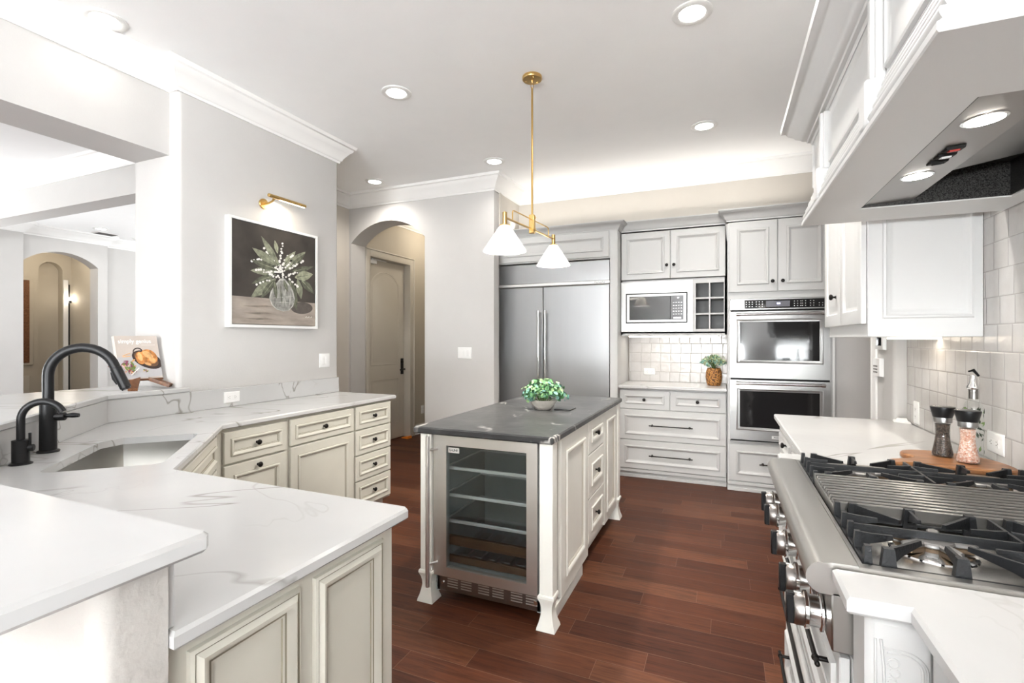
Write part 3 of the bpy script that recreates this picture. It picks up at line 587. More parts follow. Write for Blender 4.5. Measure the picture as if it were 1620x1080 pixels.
text('U-LINE', .016, frame((-1.272, 2.2078, .7985), X, NY), lb, m_ink, 'lettering', .0002, .0004)
for z in (.689, .546, .41):
    m = MB(); m.box(-1.366, -.832, 2.262, 2.274, z - .006, z + .010, .002); m.box(-1.366, -1.358, 2.27, 2.70, z - .004, z + .004, 0); m.box(-.840, -.832, 2.27, 2.70, z - .004, z + .004, 0); m.box(-1.366, -.832, 2.69, 2.70, z - .004, z + .004, 0)
    s_ = m.build('shelf', m_band, t); m = MB(); m.box(-1.358, -.84, 2.274, 2.69, z - .002, z + .002, 0); m.build('shelf_glass', m_smoke, s_)
m = MB(); m.box(-1.366, -.832, 2.262, 2.285, .285, .335, .003); m.box(-1.366, -.832, 2.262, 2.28, .196, .232, .003); m.build('rack_front', m_rackw, t)
for i in range(6): m = MB(); x = -1.29 + i * .082; m.box(x, x + .052, 2.29, 2.60, .225, .235, .002); m.build('rack_slat', m_steel, t)
m = MB(); m.plate(frame((0, 2.235, 0), X, NY), rect(-1.385, -.81, .055, .140), [rect(a, a + .062, z, z + .006) for a in (-1.325, -1.245, -1.145, -1.065, -.965, -.885) for z in (.078, .091, .104, .117)], .004); g = m.build('toe_grille', m_steeld, t)
m = MB(); m.box(-1.37, -.82, 2.2358, 2.238, .06, .135, 0); m.build('grille_backing', mat('grille_backing', (.72, .71, .68), .3, .8), g)
m = MB(); m.cyl((-1.35, 2.236, .097), (-1.35, 2.228, .097), .006, 10); m.build('screw', m_chrome, g); m = MB(); m.cyl((-.83, 2.236, .10), (-.83, 2.222, .10), .011, 12); m.build('screw', m_chrome, g)
# things on the island
def foliage(parent, c, rx, ry, rz, n, r, mats, name='foliage', clumps=16):
    m = MB(); c = Vector(c); K = []
    for i in range(clumps):
        th = 2 * pi * i * .618; ph = math.acos(1 - 1.15 * (i + .5) / clumps); d = Vector((sin(ph) * cos(th), sin(ph) * sin(th), cos(ph))); q = random.uniform(.62, .84)
        K.append(c + Vector((d.x * rx * q, d.y * ry * q, d.z * rz * q)))
    for i in range(n):
        k0 = K[i % clumps]; d = Vector((random.gauss(0, 1), random.gauss(0, 1), random.gauss(.25, 1))).normalized(); p = k0 + Vector((d.x * rx, d.y * ry, d.z * rz)) * random.uniform(.12, .36)
        nn = (d + Vector((random.uniform(-.7, .7), random.uniform(-.7, .7), random.uniform(0, .9)))).normalized(); a = nn.orthogonal().normalized(); a = Matrix.Rotation(random.uniform(0, 6.28), 3, nn) @ a; b = nn.cross(a); s = r * random.uniform(.55, 1.3)
        hi = (p.z - c.z) / rz; k = random.choices(range(len(mats)), [[1, 3, 3], [4, 3, 2]][hi > .3][:len(mats)])[0]
        vs = [p - a * s, p - a * s * .5 + b * s * .62 + nn * s * .12, p + a * s * .35 + b * s * .66 + nn * s * .1, p + a * s * 1.05, p + a * s * .35 - b * s * .66 + nn * s * .1, p - a * s * .5 - b * s * .62 + nn * s * .12, p - nn * s * .12]
        m.add(vs, [(0, 1, 6), (1, 2, 6), (2, 3, 6), (3, 4, 6), (4, 5, 6), (5, 0, 6)], k)
    return m.build(name, mats, parent)
def stems(parent, c, base, rx, ry, rz, n, name='stems'):
    m = MB(); c = Vector(c); base = Vector(base)
    for i in range(n):
        th = random.uniform(0, 2 * pi); ph = random.uniform(0, 1.5); e = c + Vector((sin(ph) * cos(th) * rx * .85, sin(ph) * sin(th) * ry * .85, cos(ph) * rz * .85)); m.tube([base + Vector((random.uniform(-.015, .015), random.uniform(-.015, .015), 0)), (base + e) / 2 + Vector((0, 0, .012)), e], .0016, 5)
    return m.build(name, m_stem, parent)
c = (-1.075, 3.02); t = thing('potted_greenery', 'leafy green eucalyptus plant in a pearly boat shaped bowl on the island', 'plant', (*c, .914))
m = MB(); m.lathe([(.040, 0), (.046, .002), (.068, .025), (.080, .055), (.083, .062), (.078, .061), (.064, .03), (.03, .012)], 28, 0, None, (*c, .9145), sx=1.1, sy=.8); m.build('bowl', m_pot, t)
stems(t, (*c, .99), (*c, .94), .14, .11, .12, 40); foliage(t, (*c, 1.005), .150, .115, .105, 640, .0150, [m_leaf1, m_leaf2, m_leaf3])
m = MB(); m.box(-1.0, -.89, 3.02, 3.14, .9143, .921, .001); o = m.build('slate_coaster', m_slate); tag(o, 'thin black slate square lying on the island beside the plant bowl', 'coaster')

# ================================================================== BACK WALL RUN
WH = [m_cabw, m_cabw]
def ccrown(z0, z1, d): h = z1 - z0; return [(0, z0), (.008, z0), (.010, z0 + .12 * h), (.018, z0 + .18 * h), (.024, z0 + .32 * h), (d * .62, z0 + .72 * h), (d * .85, z0 + .80 * h), (d * .9, z0 + .88 * h), (d, z0 + .9 * h), (d, z1), (0, z1)]
# refrigerator surround
t = thing('refrigerator_cabinet', 'tall white cabinet surround with a wide lift panel above the steel refrigerator', 'cabinet', (-1.6, 5.1, 0))
m = MB(); m.box(-2.305, -2.252, 4.87, 5.48, 0, 2.455, .002); m.box(-1.031, -.958, 4.87, 5.48, 0, 2.455, .002); m.box(-2.252, -1.031, 4.87, 5.48, 2.172, 2.455, .001); m.build('body', m_cabw, t)
f = frame((0, 4.852, 0), X, NY); drawer(t, f, -2.235, -1.04, 2.185, 2.44, NY, WH, .055, 1.1, False, 'lift_panel')
m = MB(); m.sweep(ccrown(2.445, 2.525, .075), [(-2.29, 4.87), (-.958, 4.87), (-.958, 5.05)], -1); m.box(-2.29, -.96, 4.87, 5.2, 2.50, 2.524, 0); m.build('cornice', m_cabw, t)
# refrigerator
t = thing('refrigerator', 'wide built-in steel refrigerator with two doors and a top grille panel', 'refrigerator', (-1.64, 5.15, 0))
m = MB(); m.box(-2.248, -1.035, 4.915, 5.47, .02, 2.165, 0); m.build('body', m_steeld, t)
m = MB(); m.box(-2.244, -1.040, 4.895, 4.915, 1.957, 2.160, .003); m.build('grille_panel', m_steelv, t)
m = MB(); m.box(-2.252, -1.032, 4.872, 4.915, 1.921, 1.955, .006); bd = m.build('trim_band', m_band, t)
text('KitchenAid', .024, frame((-1.135, 4.8715, 1.938), X, NY), bd, m_ink, 'lettering', .0003, .0006)
for x0, x1, hx in ((-2.244, -1.741, -1.775), (-1.735, -1.040, -1.700)):
    m = MB(); m.box(x0, x1, 4.885, 4.914, .11, 1.913, .004); o = m.build('door', m_steelv, t)
    m = MB(); m.cyl((hx, 4.835, .60), (hx, 4.835, 1.665), .0125, 18, bev=.002)
    for z in (.615, 1.65): m.cyl((hx, 4.835, z), (hx, 4.886, z), .010, 12); m.lathe([(.0165, -.016), (.0165, .016)], 18, 0, None, (hx, 4.835, z))
    m.build('handle', m_chrome, o)
m = MB(); m.box(-2.244, -1.04, 4.93, 4.95, .02, .10, .002); m.build('kick_plate', m_steeld, t)
# back base cabinet and its top
t = thing('base_cabinet', 'white base cabinet between refrigerator and ovens with two small drawers over two wide ones', 'cabinet', (-.46, 5.2, 0))
m = MB(); m.box(-.957, .028, 4.968, 5.485, .085, .883, .001); m.box(-.957, .028, 4.985, 5.485, 0, .085, 0); m.box(-.957, .028, 4.972, 4.985, .0, .03, .003); m.box(-.957, .028, 4.962, 4.985, .055, .09, .004); m.build('body', m_cabw, t)
f = frame((0, 4.95, 0), X, NY)
for a0, a1 in ((-.952, -.474), (-.468, .022)): drawer(t, f, a0, a1, .682, .868, NY, WH, .05, 1)
for b0, b1 in ((.380, .674), (.095, .372)): drawer(t, f, -.952, .022, b0, b1, NY, WH, .05, 1.1, pl=.172)
m = MB(); m.slab([(-.957, 4.908), (.028, 4.908), (.028, 5.487), (-.957, 5.487)], .884, .914, .005); o = m.build('back_countertop', m_quartz); tag(o, 'short pale quartz counter between the refrigerator and the double oven', 'countertop')
# uppers with microwave bay and cubbies
t = thing('wall_cabinet', 'white wall cabinet with two doors, microwave bay and six cubbies', 'cabinet', (-.46, 5.25, 1.40))
m = MB(); holes = [rect(-.93, -.29, 1.46, 1.92)] + [rect(a, a + .117, b, b + .136) for a in (-.243, -.113) for b in (1.467, 1.618, 1.769)]
m.plate(frame((0, 5.05, 0), X, NY), rect(-.956, .026, 1.40, 2.45), holes, .02); m.box(-.956, -.94, 5.05, 5.485, 1.41, 2.45, 0); m.box(.012, .026, 5.05, 5.485, 1.41, 2.45, 0); m.box(-.956, .026, 5.05, 5.485, 1.955, 1.97, 0); m.box(-.956, .026, 5.05, 5.485, 1.425, 1.44, 0); m.box(-.285, -.262, 5.07, 5.485, 1.44, 1.955, 0); m.box(-.956, .026, 5.05, 5.22, 2.435, 2.45, 0)
m.build('body', m_cabw, t)
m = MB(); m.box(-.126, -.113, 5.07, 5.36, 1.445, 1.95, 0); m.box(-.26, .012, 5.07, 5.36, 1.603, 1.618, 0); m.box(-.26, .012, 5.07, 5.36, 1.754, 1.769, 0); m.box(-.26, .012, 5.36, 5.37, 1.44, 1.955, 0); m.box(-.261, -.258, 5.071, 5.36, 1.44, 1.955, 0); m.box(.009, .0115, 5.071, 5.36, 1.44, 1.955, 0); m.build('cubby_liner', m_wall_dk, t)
f = frame((0, 5.03, 0), X, NY)
for a0, a1, kx in ((-.95, -.478, -.508), (-.472, .018, -.441)): drawer(t, f, a0, a1, 1.962, 2.432, NY, WH, .055, 1.1, True, 'door', kpos=(kx, 2.092))
m = MB(); m.sweep(ccrown(2.447, 2.545, .07), [(-.957, 5.05), (.03, 5.05)], -1); m.box(-.957, .03, 5.05, 5.22, 2.52, 2.544, 0); m.build('cornice', m_cabw, t)
m = MB(); m.box(-.90, -.05, 5.18, 5.22, 1.388, 1.402, .002); m.build('under_light', emitter('strip_light', (1, .93, .83), 1.5), t)
# microwave
t = thing('microwave', 'built-in steel microwave with black glass window beside the cubbies', 'microwave', (-.61, 5.2, 1.44))
m = MB(); fm = frame((0, 5.028, 0), X, NY); m.plate(fm, rect(-.951, -.272, 1.442, 1.938), [rect(-.885, -.335, 1.545, 1.805)], .02); m.build('trim_frame', m_steel, t)
m = MB(); m.plate(frame((0, 5.022, 0), X, NY), rect(-.893, -.327, 1.537, 1.813), [rect(-.868, -.352, 1.558, 1.792)], .012); m.build('inner_bezel', m_steel, t)
m = MB(); m.plate(frame((0, 5.0265, 0), X, NY), rect(-.904, -.316, 1.526, 1.824), [rect(-.88, -.34, 1.55, 1.80)], .004); m.build('gasket', m_dark, t)
m = MB(); m.box(-.87, -.475, 5.024, 5.03, 1.556, 1.794, 0); m.build('window', m_gloss, t)
m = MB(); m.box(-.472, -.35, 5.0235, 5.03, 1.556, 1.794, 0); cp = m.build('control_panel', mat('panel_charcoal', (.06, .06, .065), .15, coat=.2), t)
m = MB(); m.box(-.445, -.375, 5.021, 5.0238, 1.568, 1.583, .001); m.build('open_button', m_band, cp)
m = MB()
for i in range(4):
    for j in range(5): m.box(-.45 + i * .024, -.438 + i * .024, 5.0228, 5.0236, 1.61 + j * .028, 1.614 + j * .028, 0)
m.box(-.41, -.395, 5.0228, 5.0236, 1.765, 1.775, 0); m.build('keypad_marks', m_band, cp)
m = MB(); m.box(-.92, -.30, 5.03, 5.40, 1.47, 1.91, 0); m.build('housing', m_dark, t)
# oven tower
t = thing('oven_cabinet', 'tall white oven cabinet with two upper doors and one wide lower drawer', 'cabinet', (.44, 5.15, 0))
m = MB(); m.plate(frame((0, 4.90, 0), X, NY), rect(.034, .848, .0, 2.44), [rect(.07, .818, .455, 1.715)], .02); m.box(.034, .056, 4.92, 5.485, 0, 2.44, 0); m.box(.83, .848, 4.92, 5.485, 0, 2.44, 0); m.box(.034, .848, 4.9, 5.2, 2.42, 2.44, 0); m.box(.034, .848, 4.89, 4.92, .0, .03, .003); m.box(.034, .848, 4.885, 4.91, .055, .085, .004); m.build('body', m_cabw, t)
f = frame((0, 4.882, 0), X, NY)
for a0, a1, kx in ((.048, .435, .397), (.441, .836, .476)): drawer(t, f, a0, a1, 1.790, 2.422, NY, WH, .065, 1.2, True, 'door', kpos=(kx, 1.878))
drawer(t, f, .048, .836, .095, .425, NY, WH, .06, 1.1, pl=.12)
m = MB(); m.sweep(ccrown(2.432, 2.535, .075), [(.034, 5.10), (.034, 4.90), (.86, 4.90)], -1); m.box(.034, .86, 4.90, 5.215, 2.51, 2.534, 0)
m.build('cornice', m_cabw, t)
m = MB(); m.rings([[(.016, 4.895, 2.28), (.034, 4.895, 2.28), (.034, 5.03, 2.28), (.016, 5.03, 2.28)][i:i + 1][0] and [(.030, 4.99, 2.28), (.0345, 4.99, 2.28), (.0345, 5.03, 2.28), (.030, 5.03, 2.28)] for i in range(1)] + [[(.018, 4.92, 2.42), (.0345, 4.92, 2.42), (.0345, 5.03, 2.42), (.018, 5.03, 2.42)]]); m.build('bracket', m_cabw, t)
# double oven
t = thing('double_oven', 'steel double wall oven with black glass windows in the tall cabinet', 'oven', (.443, 5.1, .44))
m = MB(); m.box(.075, .813, 4.92, 5.45, .46, 1.71, 0); m.build('housing', m_steeld, t)
m = MB(); m.box(.056, .831, 4.872, 4.898, 1.628, 1.728, .003); cp = m.build('control_panel', m_steel, t)
m = MB(); m.box(.175, .79, 4.869, 4.873, 1.64, 1.716, .0005); m.build('control_glass', m_gloss, cp)
m = MB()
for gx, nx, ny in ((.185, 3, 3), (.265, 3, 3), (.56, 3, 3), (.62, 2, 3), (.68, 2, 3), (.745, 2, 2)):
    for i in range(nx):
        for j in range(ny): m.box(gx + i * .024, gx + .007 + i * .024, 4.8684, 4.8692, 1.655 + j * .02, 1.660 + j * .02, 0)
m.build('panel_marks', m_band, cp)
m = MB(); m.box(.345, .53, 4.8682, 4.8692, 1.652, 1.704, 0); m.build('display', mat('display_grey', (.14, .14, .16), .2), cp)
m = MB(); m.box(.43, .455, 4.8674, 4.8683, 1.674, 1.688, 0); m.build('display_digits', emitter('digits', (.6, .6, 1), 1.5), cp)
for z0, z1, w0, w1, hz, bad in ((1.022, 1.614, 1.16, 1.54, 1.588, 0), (.470, 1.004, .562, .925, .978, 1)):
    m = MB(); fo_ = frame((0, 4.868, 0), X, NY); m.plate(fo_, rect(.056, .831, z0, z1), [rect(.135, .752, w0, w1)], .03); dr = m.build('door', m_steel, t)
    m = MB(); m.rings([[fo_(a, b, h) for a, b in inset(rect(.108, .779, w0 - .006, w1 + .008), q)] for q, h in ((0, .0005), (.008, .003), (.027, -.006), (.0275, -.004), (.009, .0005), (0, .0005))], 0, False, False); m.build('bezel', m_steel, dr)
    m = MB(); m.box(.135, .752, 4.873, 4.88, w0, w1, 0); m.build('window', m_gloss, dr)
    m = MB(); m.cyl((.105, 4.82, hz), (.785, 4.82, hz), .0115, 16, bev=.002)
    for x in (.118, .772): m.cyl((x, 4.82, hz), (x, 4.87, hz), .010, 12); m.lathe([(.016, -.014), (.016, .014)], 16, 0, X, (x, 4.82, hz))
    m.build('handle', m_chrome, dr)
    if bad:
        m = MB(); m.box(.39, .50, 4.8665, 4.868, .494, .520, .0005); bp_ = m.build('badge', m_band, dr); text('KitchenAid', .017, frame((.445, 4.8663, .507), X, NY), bp_, m_ink, 'lettering', .0002, .0004)
m = MB(); m.box(.056, .831, 4.868, 4.90, .446, .458, .002); m.build('bottom_trim', m_steel, t)
m = MB(); m.box(.06, .827, 4.885, 4.90, .459, 1.724, 0); m.build('gap_shadow', m_dark, t)
# rattan pot
c = (-.085, 5.22); t = thing('rattan_planter', 'round woven rattan pot of pale sage sprigs on the back counter', 'plant', (*c, .914))
m = MB(); m.lathe([(.050, .0005), (.060, .004), (.070, .04), (.076, .085), (.072, .135), (.062, .165), (.058, .172), (.052, .168), (.05, .15)], 32, 0, None, (*c, .914)); m.build('pot', m_wick, t)
stems(t, (*c, 1.11), (*c, 1.06), .13, .10, .13, 40); foliage(t, (*c, 1.125), .128, .095, .095, 420, .013, [m_leaf4, m_leaf4, m_leaf3])

# ================================================================== RIGHT SIDE
def right_fronts(t, Xf, rows, mats=WH):
    f = frame((Xf, 0, 0), NY, NX)   # a = -Y
    for nm, y0, y1, b0, b1, kw in rows: drawer(t, f, -y1, -y0, b0, b1, NX, mats, name=nm, **kw)
t = thing('base_cabinet', 'white base cabinet on the right beyond the cooktop, facing the ovens', 'cabinet', (.6, 2.8, 0))
m = MB(); m.box(.33, .928, 2.236, 3.375, .10, .883, .001); m.box(.40, .928, 2.24, 3.37, 0, .1, 0); m.box(.235, .33, 2.125, 2.228, 0, .883, .003); m.build('body', m_cabw, t)
right_fronts(t, .312, [('drawer', 2.80, 3.36, .70, .868, dict(rail=.045)), ('drawer', 2.245, 2.79, .70, .868, dict(rail=.045)), ('drawer', 2.80, 3.36, .41, .692, dict(rail=.045)), ('drawer', 2.245, 2.79, .41, .692, dict(rail=.045)), ('drawer', 2.80, 3.36, .11, .402, dict(rail=.045)), ('drawer', 2.245, 2.79, .11, .402, dict(rail=.045))])
m = MB(); m.slab([(.2, 2.118), (.93, 2.118), (.93, 3.354), (.90, 3.39), (.289, 3.39), (.283, 3.383), (.289, 2.245), (.2, 2.235)], .884, .914, .005); o = m.build('right_countertop', m_quartz); tag(o, 'white quartz counter beyond the cooktop carrying the cutting board', 'countertop')
t = thing('base_cabinet', 'white base cabinet nearest the viewer with a carved pilaster beside the cooktop', 'cabinet', (.6, .6, 0))
m = MB(); m.box(.335, .928, -.85, 1.04, .10, .883, .001); m.box(.40, .928, -.85, 1.04, 0, .1, 0); m.build('body', m_cabw, t)
right_fronts(t, .317, [('drawer', .55, 1.02, .69, .868, dict(rail=.045)), ('door', .55, 1.02, .11, .68, dict(rail=.055, kn=False)), ('drawer', .0, .54, .69, .868, dict(rail=.045)), ('door', .0, .54, .11, .68, dict(rail=.055, kn=False))])
m = MB(); m.box(.232, .335, 1.048, 1.152, 0, .883, .012); pi_ = m.build('pilaster', m_cabw, t)
m = MB(); yy = 1.0475
def bead(pts, r=.003): m.tube([(x, yy, z) for x, z in pts], r, 6)
ax = .2835
for q in (0, .007): bead([(ax + .036 - q, .1)] + [(ax + (.036 - q) * cos(radians(a)), .80 + (.036 - q) * sin(radians(a)) * .85) for a in range(0, 91, 9)] + ([(ax - .028 + q, .80 + .036 * .85 - q)] if 1 else []), .0022)
bead([(ax - .030, .845), (ax - .026, .80), (ax - .024, .70), (ax - .026, .1)], .0026); bead([(ax - .038, .845), (ax - .036, .1)], .0022)
for cx, cz, r in ((ax - .012, .806, .0085), (ax - .010, .789, .0075), (ax - .014, .775, .006), (ax - .018, .763, .005)): bead([(cx + r * cos(radians(a)), cz + r * sin(radians(a))) for a in range(150, -190, -20)], .0017)
m.build('carving', m_cabw, pi_)
m = MB(); m.slab([(.2, 1.032), (.292, 1.032), (.292, -.86), (.93, -.86), (.93, 1.158), (.2, 1.158)], .884, .914, .006); o = m.build('near_countertop', m_quartz); tag(o, 'white veined quartz counter nearest the viewer on the right side of the cooktop', 'countertop')
# drawers under the cooktop
t = thing('cooktop_cabinet', 'white drawer cabinet under the gas cooktop with long dark pulls', 'cabinet', (.55, 1.63, 0))
m = MB(); m.box(.235, .928, 1.162, 2.112, .10, .735, .001); m.box(.31, .928, 1.162, 2.112, 0, .10, 0); m.build('body', m_cabw, t)
right_fronts(t, .215, [('drawer', 1.175, 2.10, .598, .728, dict(rail=.030, k=1.1, pl=.365)), ('drawer', 1.175, 2.10, .365, .588, dict(rail=.045, k=1.3, pl=.365)), ('drawer', 1.175, 2.10, .115, .355, dict(rail=.045, k=1.3, pl=.365))])
# gas rangetop
t = thing('gas_cooktop', 'professional steel gas cooktop with black iron grates and chrome knobs', 'cooktop', (.55, 1.63, .74))
RY0, RY1 = 1.163, 2.112
m = MB(); m.box(.20, .92, RY0, RY1, .742, .862, .003); m.box(.25, .92, RY0, RY1, .862, .905, .002); m.build('body', m_lip, t)
m = MB(); sec = [(.246, .921), (.20, .921), (.186, .918)] + [(.188 + .033 * cos(radians(a)), .888 + .033 * sin(radians(a))) for a in range(110, 255, 12)] + [(.195, .856), (.246, .856)]
m.rings([[(x, y, z) for x, z in sec] for y in (RY0, RY1)]); m.build('bullnose', m_lip, t)
m = MB(); m.slab([(.246, RY0), (.92, RY0), (.92, RY1), (.246, RY1)], .9055, .920, .002, [(.256, RY0 + .022), (.885, RY0 + .022), (.885, RY1 - .022), (.256, RY1 - .022)]); m.build('rim', m_lip, t)
m = MB(); m.box(.256, .885, RY0 + .022, RY1 - .022, .9052, .9075, 0); m.build('burner_pan', m_pan_steel, t)
m = MB(); m.box(.885, .928, RY0, RY1, .921, .945, .003); m.build('rear_trim', m_lip, t)
for y in (1.26, 1.41, 1.64, 1.89, 2.04):
    P0 = (.198, y, .772); m = MB(); m.lathe([(.040, 0), (.040, .004), (.033, .006), (.033, .026), (.034, .028)], 28, 0, NX, P0); kb = m.build('knob', m_chrome, t)
    m = MB(); m.rings([[(P0[0] - d, y + (r + (.0012 if i % 2 else 0)) * cos(2 * pi * i / 48), P0[2] + (r + (.0012 if i % 2 else 0)) * sin(2 * pi * i / 48)) for i in range(48)] for r, d in ((.034, .026), (.0375, .028), (.0375, .034), (.034, .036))]); m.build('knob_bezel', m_chrome, kb)
    m = MB(); m.lathe([(.0345, .036), (.0345, .052), (.032, .055)], 28, 0, NX, P0); m.build('knob_cap', m_steeld, kb)
    m = MB(); m.box(P0[0] - .069, P0[0] - .050, y - .011, y + .011, .772 - .0335, .772 + .0335, .003); m.build('grip', m_black, kb)
    m = MB(); m.box(P0[0] - .0535, P0[0] - .040, y - .0015, y + .0015, .772 + .0342, .772 + .0352, 0); m.build('index_mark', m_whiteink, kb)
def bar(m, a, b, w=.006, h=.012, dz=0): 
    a, b = Vector(a), Vector(b); d = (b - a); d.z = 0; s_ = Vector((-d.y, d.x, 0)).normalized() * w; hh = Vector((0, 0, h))
    m.rings([[a - s_, a + s_, a + s_ * .6 + hh, a - s_ * .6 + hh], [b - s_, b + s_, b + s_ * .6 + hh, b - s_ * .6 + hh]])
def burner_grate(y0, y1, inner):
    m = MB(); cy = (y0 + y1) / 2
    for y in (y0 + .006, y1 - .006): m.box(.262, .878, y - .005, y + .005, .910, .918, .002)
    for x in (.265, .568, .873): m.box(x - .005, x + .005, y0, y1, .910, .919, .002)
    bar(m, (.262, cy, .930), (.876, cy, .930), .0055, .020)
    bar(m, (.568, y0 + .01, .930), (.568, y1 - .01, .930), .0055, .020)
    def lug(x, y, sx, sy): m.rings([[(x - sx, y - sy, .908), (x + sx, y - sy, .908), (x + sx, y + sy, .908), (x - sx, y + sy, .908)], [(x - sx * .65, y - sy * .9, .954), (x + sx * .65, y - sy * .9, .954), (x + sx * .65, y + sy * .9, .954), (x - sx * .65, y + sy * .9, .954)]])
    def finger(p0, p1, w=.0048):
        p0, p1 = Vector(p0), Vector(p1); d = (p1 - p0).normalized(); s_ = Vector((-d.y, d.x, 0)) * w
        rs = []
        for u, lo, hi in ((0, .918, .953), (.35, .930, .951), (1, .941, .950)):
            q = p0 + (p1 - p0) * u; rs.append([Vector((q.x - s_.x, q.y - s_.y, lo)), Vector((q.x + s_.x, q.y + s_.y, lo)), Vector((q.x + s_.x * .7, q.y + s_.y * .7, hi)), Vector((q.x - s_.x * .7, q.y - s_.y * .7, hi))])
        m.rings(rs)
    for y in (y0 + .012, cy - .062, cy, cy + .062, y1 - .012): lug(.268, y, .008, .007); lug(.870, y, .008, .007)
    for cx in (.417, .72):
        for y, q in ((y0 + .010, 1), (y1 - .010, -1)):
            for dx in (-.115, 0, .115): lug(cx + dx, y, .014, .008)
            for dx in (-.115, .115): finger((cx + dx, y, 0), (cx + dx * .35, cy - q * .062, 0))
            finger((cx, y, 0), (cx, cy - q * .078, 0))
        for dy in (-.062, .062):
            for q in (-1, 1): finger((cx + q * .148, cy + dy, 0), (cx + q * .085, cy + dy * .9, 0))
    return m.build('grate', m_iron, t)
def burner(cx, cy):
    m = MB(); m.lathe([(.078, 0), (.076, .003), (.045, .006), (.04, .010)], 24, 0, None, (cx, cy, .9075)); m.build('burner_base', m_chrome, t)
    st = []
    for i in range(40):
        a = 2 * pi * i / 40; r = .036 + .040 * max(0, cos(5 * a)) ** .6; st.append((cx + r * cos(a), cy + r * sin(a)))
    m = MB(); m.slab(st, .914, .925, .002); m.build('burner_ring', m_brass_dk, t); m = MB(); m.slab([(cx + (x - cx) * 1.06, cy + (y - cy) * 1.06) for x, y in st], .925, .936, .003); m.build('burner_cap', m_cap, t)
for y0, y1 in ((1.188, 1.50), (1.80, 2.088)):
    for cx in (.417, .72): burner(cx, (y0 + y1) / 2)
    burner_grate(y0, y1, 1)
m = MB(); n = 9; g0, g1 = 1.508, 1.792
for y in (g0, g1): m.box(.262, .876, y - .006, y + .006, .912, .950, .002)
for x in (.268, .87): m.box(x - .006, x + .006, g0, g1, .912, .938, .002)
m.box(.560, .574, g0, g1, .912, .938, .002)
for i in range(n): y = g0 + (g1 - g0) * (i + 1) / (n + 1); m.box(.264, .874, y - .0055, y + .0055, .930, .950, .003)
m.build('grill_grate', mat('grill_iron', (.20, .195, .185), .33, .75, bump=.1, bs=200), t)
m = MB(); m.box(.30, .84, g0 + .03, g1 - .03, .908, .918, .002); m.build('grill_tray', m_dark, t)
# board, mills, bottle
t = thing('cutting_board', 'figured brown wooden paddle cutting board on the quartz beyond the cooktop', 'cutting board', (.75, 2.25, .914))
def bz(pts, n=10):
    out = []; k = len(pts)
    for i in range(k):
        p0, p1, p2, p3 = [Vector(pts[(i + j - 1) % k]) for j in range(4)]
        for q in range(n):
            u = q / n; out.append(tuple(.5 * ((2 * p1) + (p2 - p0) * u + (2 * p0 - 5 * p1 + 4 * p2 - p3) * u * u + (3 * p1 - p0 - 3 * p2 + p3) * u ** 3)))
    return out
m = MB(); m.slab(bz([(.558, 2.135), (.60, 2.150), (.655, 2.155), (.74, 2.135), (.83, 2.125), (.90, 2.16), (.908, 2.24), (.88, 2.33), (.80, 2.40), (.71, 2.415), (.645, 2.385), (.628, 2.33), (.648, 2.285), (.635, 2.245), (.585, 2.215), (.548, 2.18)], 6), .9145, .935, .005); m.build('paddle', m_board, t)
def mill(name, label, c, fill):
    t = thing(name, label, 'spice mill', (*c, .935)); k = (*c, .9352)
    m = MB(); m.lathe([(.031, .001), (.034, .004), (.033, .015), (.0235, .065), (.0215, .085), (.023, .115), (.0255, .130)], 28, 0, None, k); m.build('jar', m_glass, t)
    m = MB(); m.lathe([(.029, .004), (.031, .010), (.022, .062), (.0198, .085), (.0212, .112), (.022, .120)], 24, 0, None, k); m.build('filling', fill, t, 60)
    m = MB(); m.lathe([(.0262, .126), (.0275, .127), (.0285, .143), (.028, .145)], 28, 0, None, k); m.build('collar', m_steel, t)
    m = MB(); m.lathe([(.0285, .145), (.0295, .147), (.037, .181), (.0365, .184), (.031, .185)], 28, 0, None, k); m.lathe([(.031, .1845), (.028, .1865), (.02, .187)], 24, 1, None, k); m.build('grinder_top', [m_black, m_glass], t)
mill('pepper_mill', 'clear mill of black peppercorns with a black top on the cutting board', (.748, 2.312), m_pepper); mill('salt_mill', 'clear mill of pink salt with a black top standing right of the pepper mill', (.789, 2.222), m_salt)
c = (.885, 2.445); t = thing('oil_bottle', 'tall clear bottle with a green leaf pattern and steel pourer behind the mills', 'bottle', (*c, .914)); k = (*c, .9145)
m = MB(); m.lathe([(.028, 0), (.031, .003), (.031, .175), (.028, .20), (.016, .225), (.0155, .258), (.018, .26), (.018, .264)], 28, 0, None, k); m.build('glass_body', m_glass, t)
m = MB()
for i in range(46):
    a = random.uniform(0, 6.28); z = random.uniform(.02, .18) if i < 30 else random.uniform(.165, .185); s_ = random.uniform(.008, .013); r = .0318; an = random.uniform(0, 6.28)
    m.add([(c[0] + r * cos(a + u / r), c[1] + r * sin(a + u / r), .9145 + z + v) for u, v in [(s_ * cos(an) * p - s_ * .4 * sin(an) * q, s_ * sin(an) * p + s_ * .4 * cos(an) * q) for p, q in ((-1, 0), (0, 1), (1, 0), (0, -1))]], [(0, 1, 2, 3)], random.choice((0, 0, 1)))
m.build('leaf_pattern', [mat('print_dark', (.02, .035, .02), .5), mat('print_green', (.14, .24, .05), .5)], t)
m = MB(); m.lathe([(.0185, .263), (.0205, .266), (.020, .272), (.0125, .285), (.0105, .312), (.0085, .318)], 20, 0, None, k); pr_ = m.build('pourer', m_chrome, t)
m = MB(); m.tube([(c[0] - .017, c[1] - .006, 1.245), (c[0], c[1], 1.250), (c[0] + .018, c[1] + .006, 1.228)], [.003, .006, .004], 8); m.build('flap', m_black, pr_)
m = MB(); m.lathe([(.0145, .225), (.0145, .262)], 16, 0, None, k); m.build('stopper', m_steeld, t)
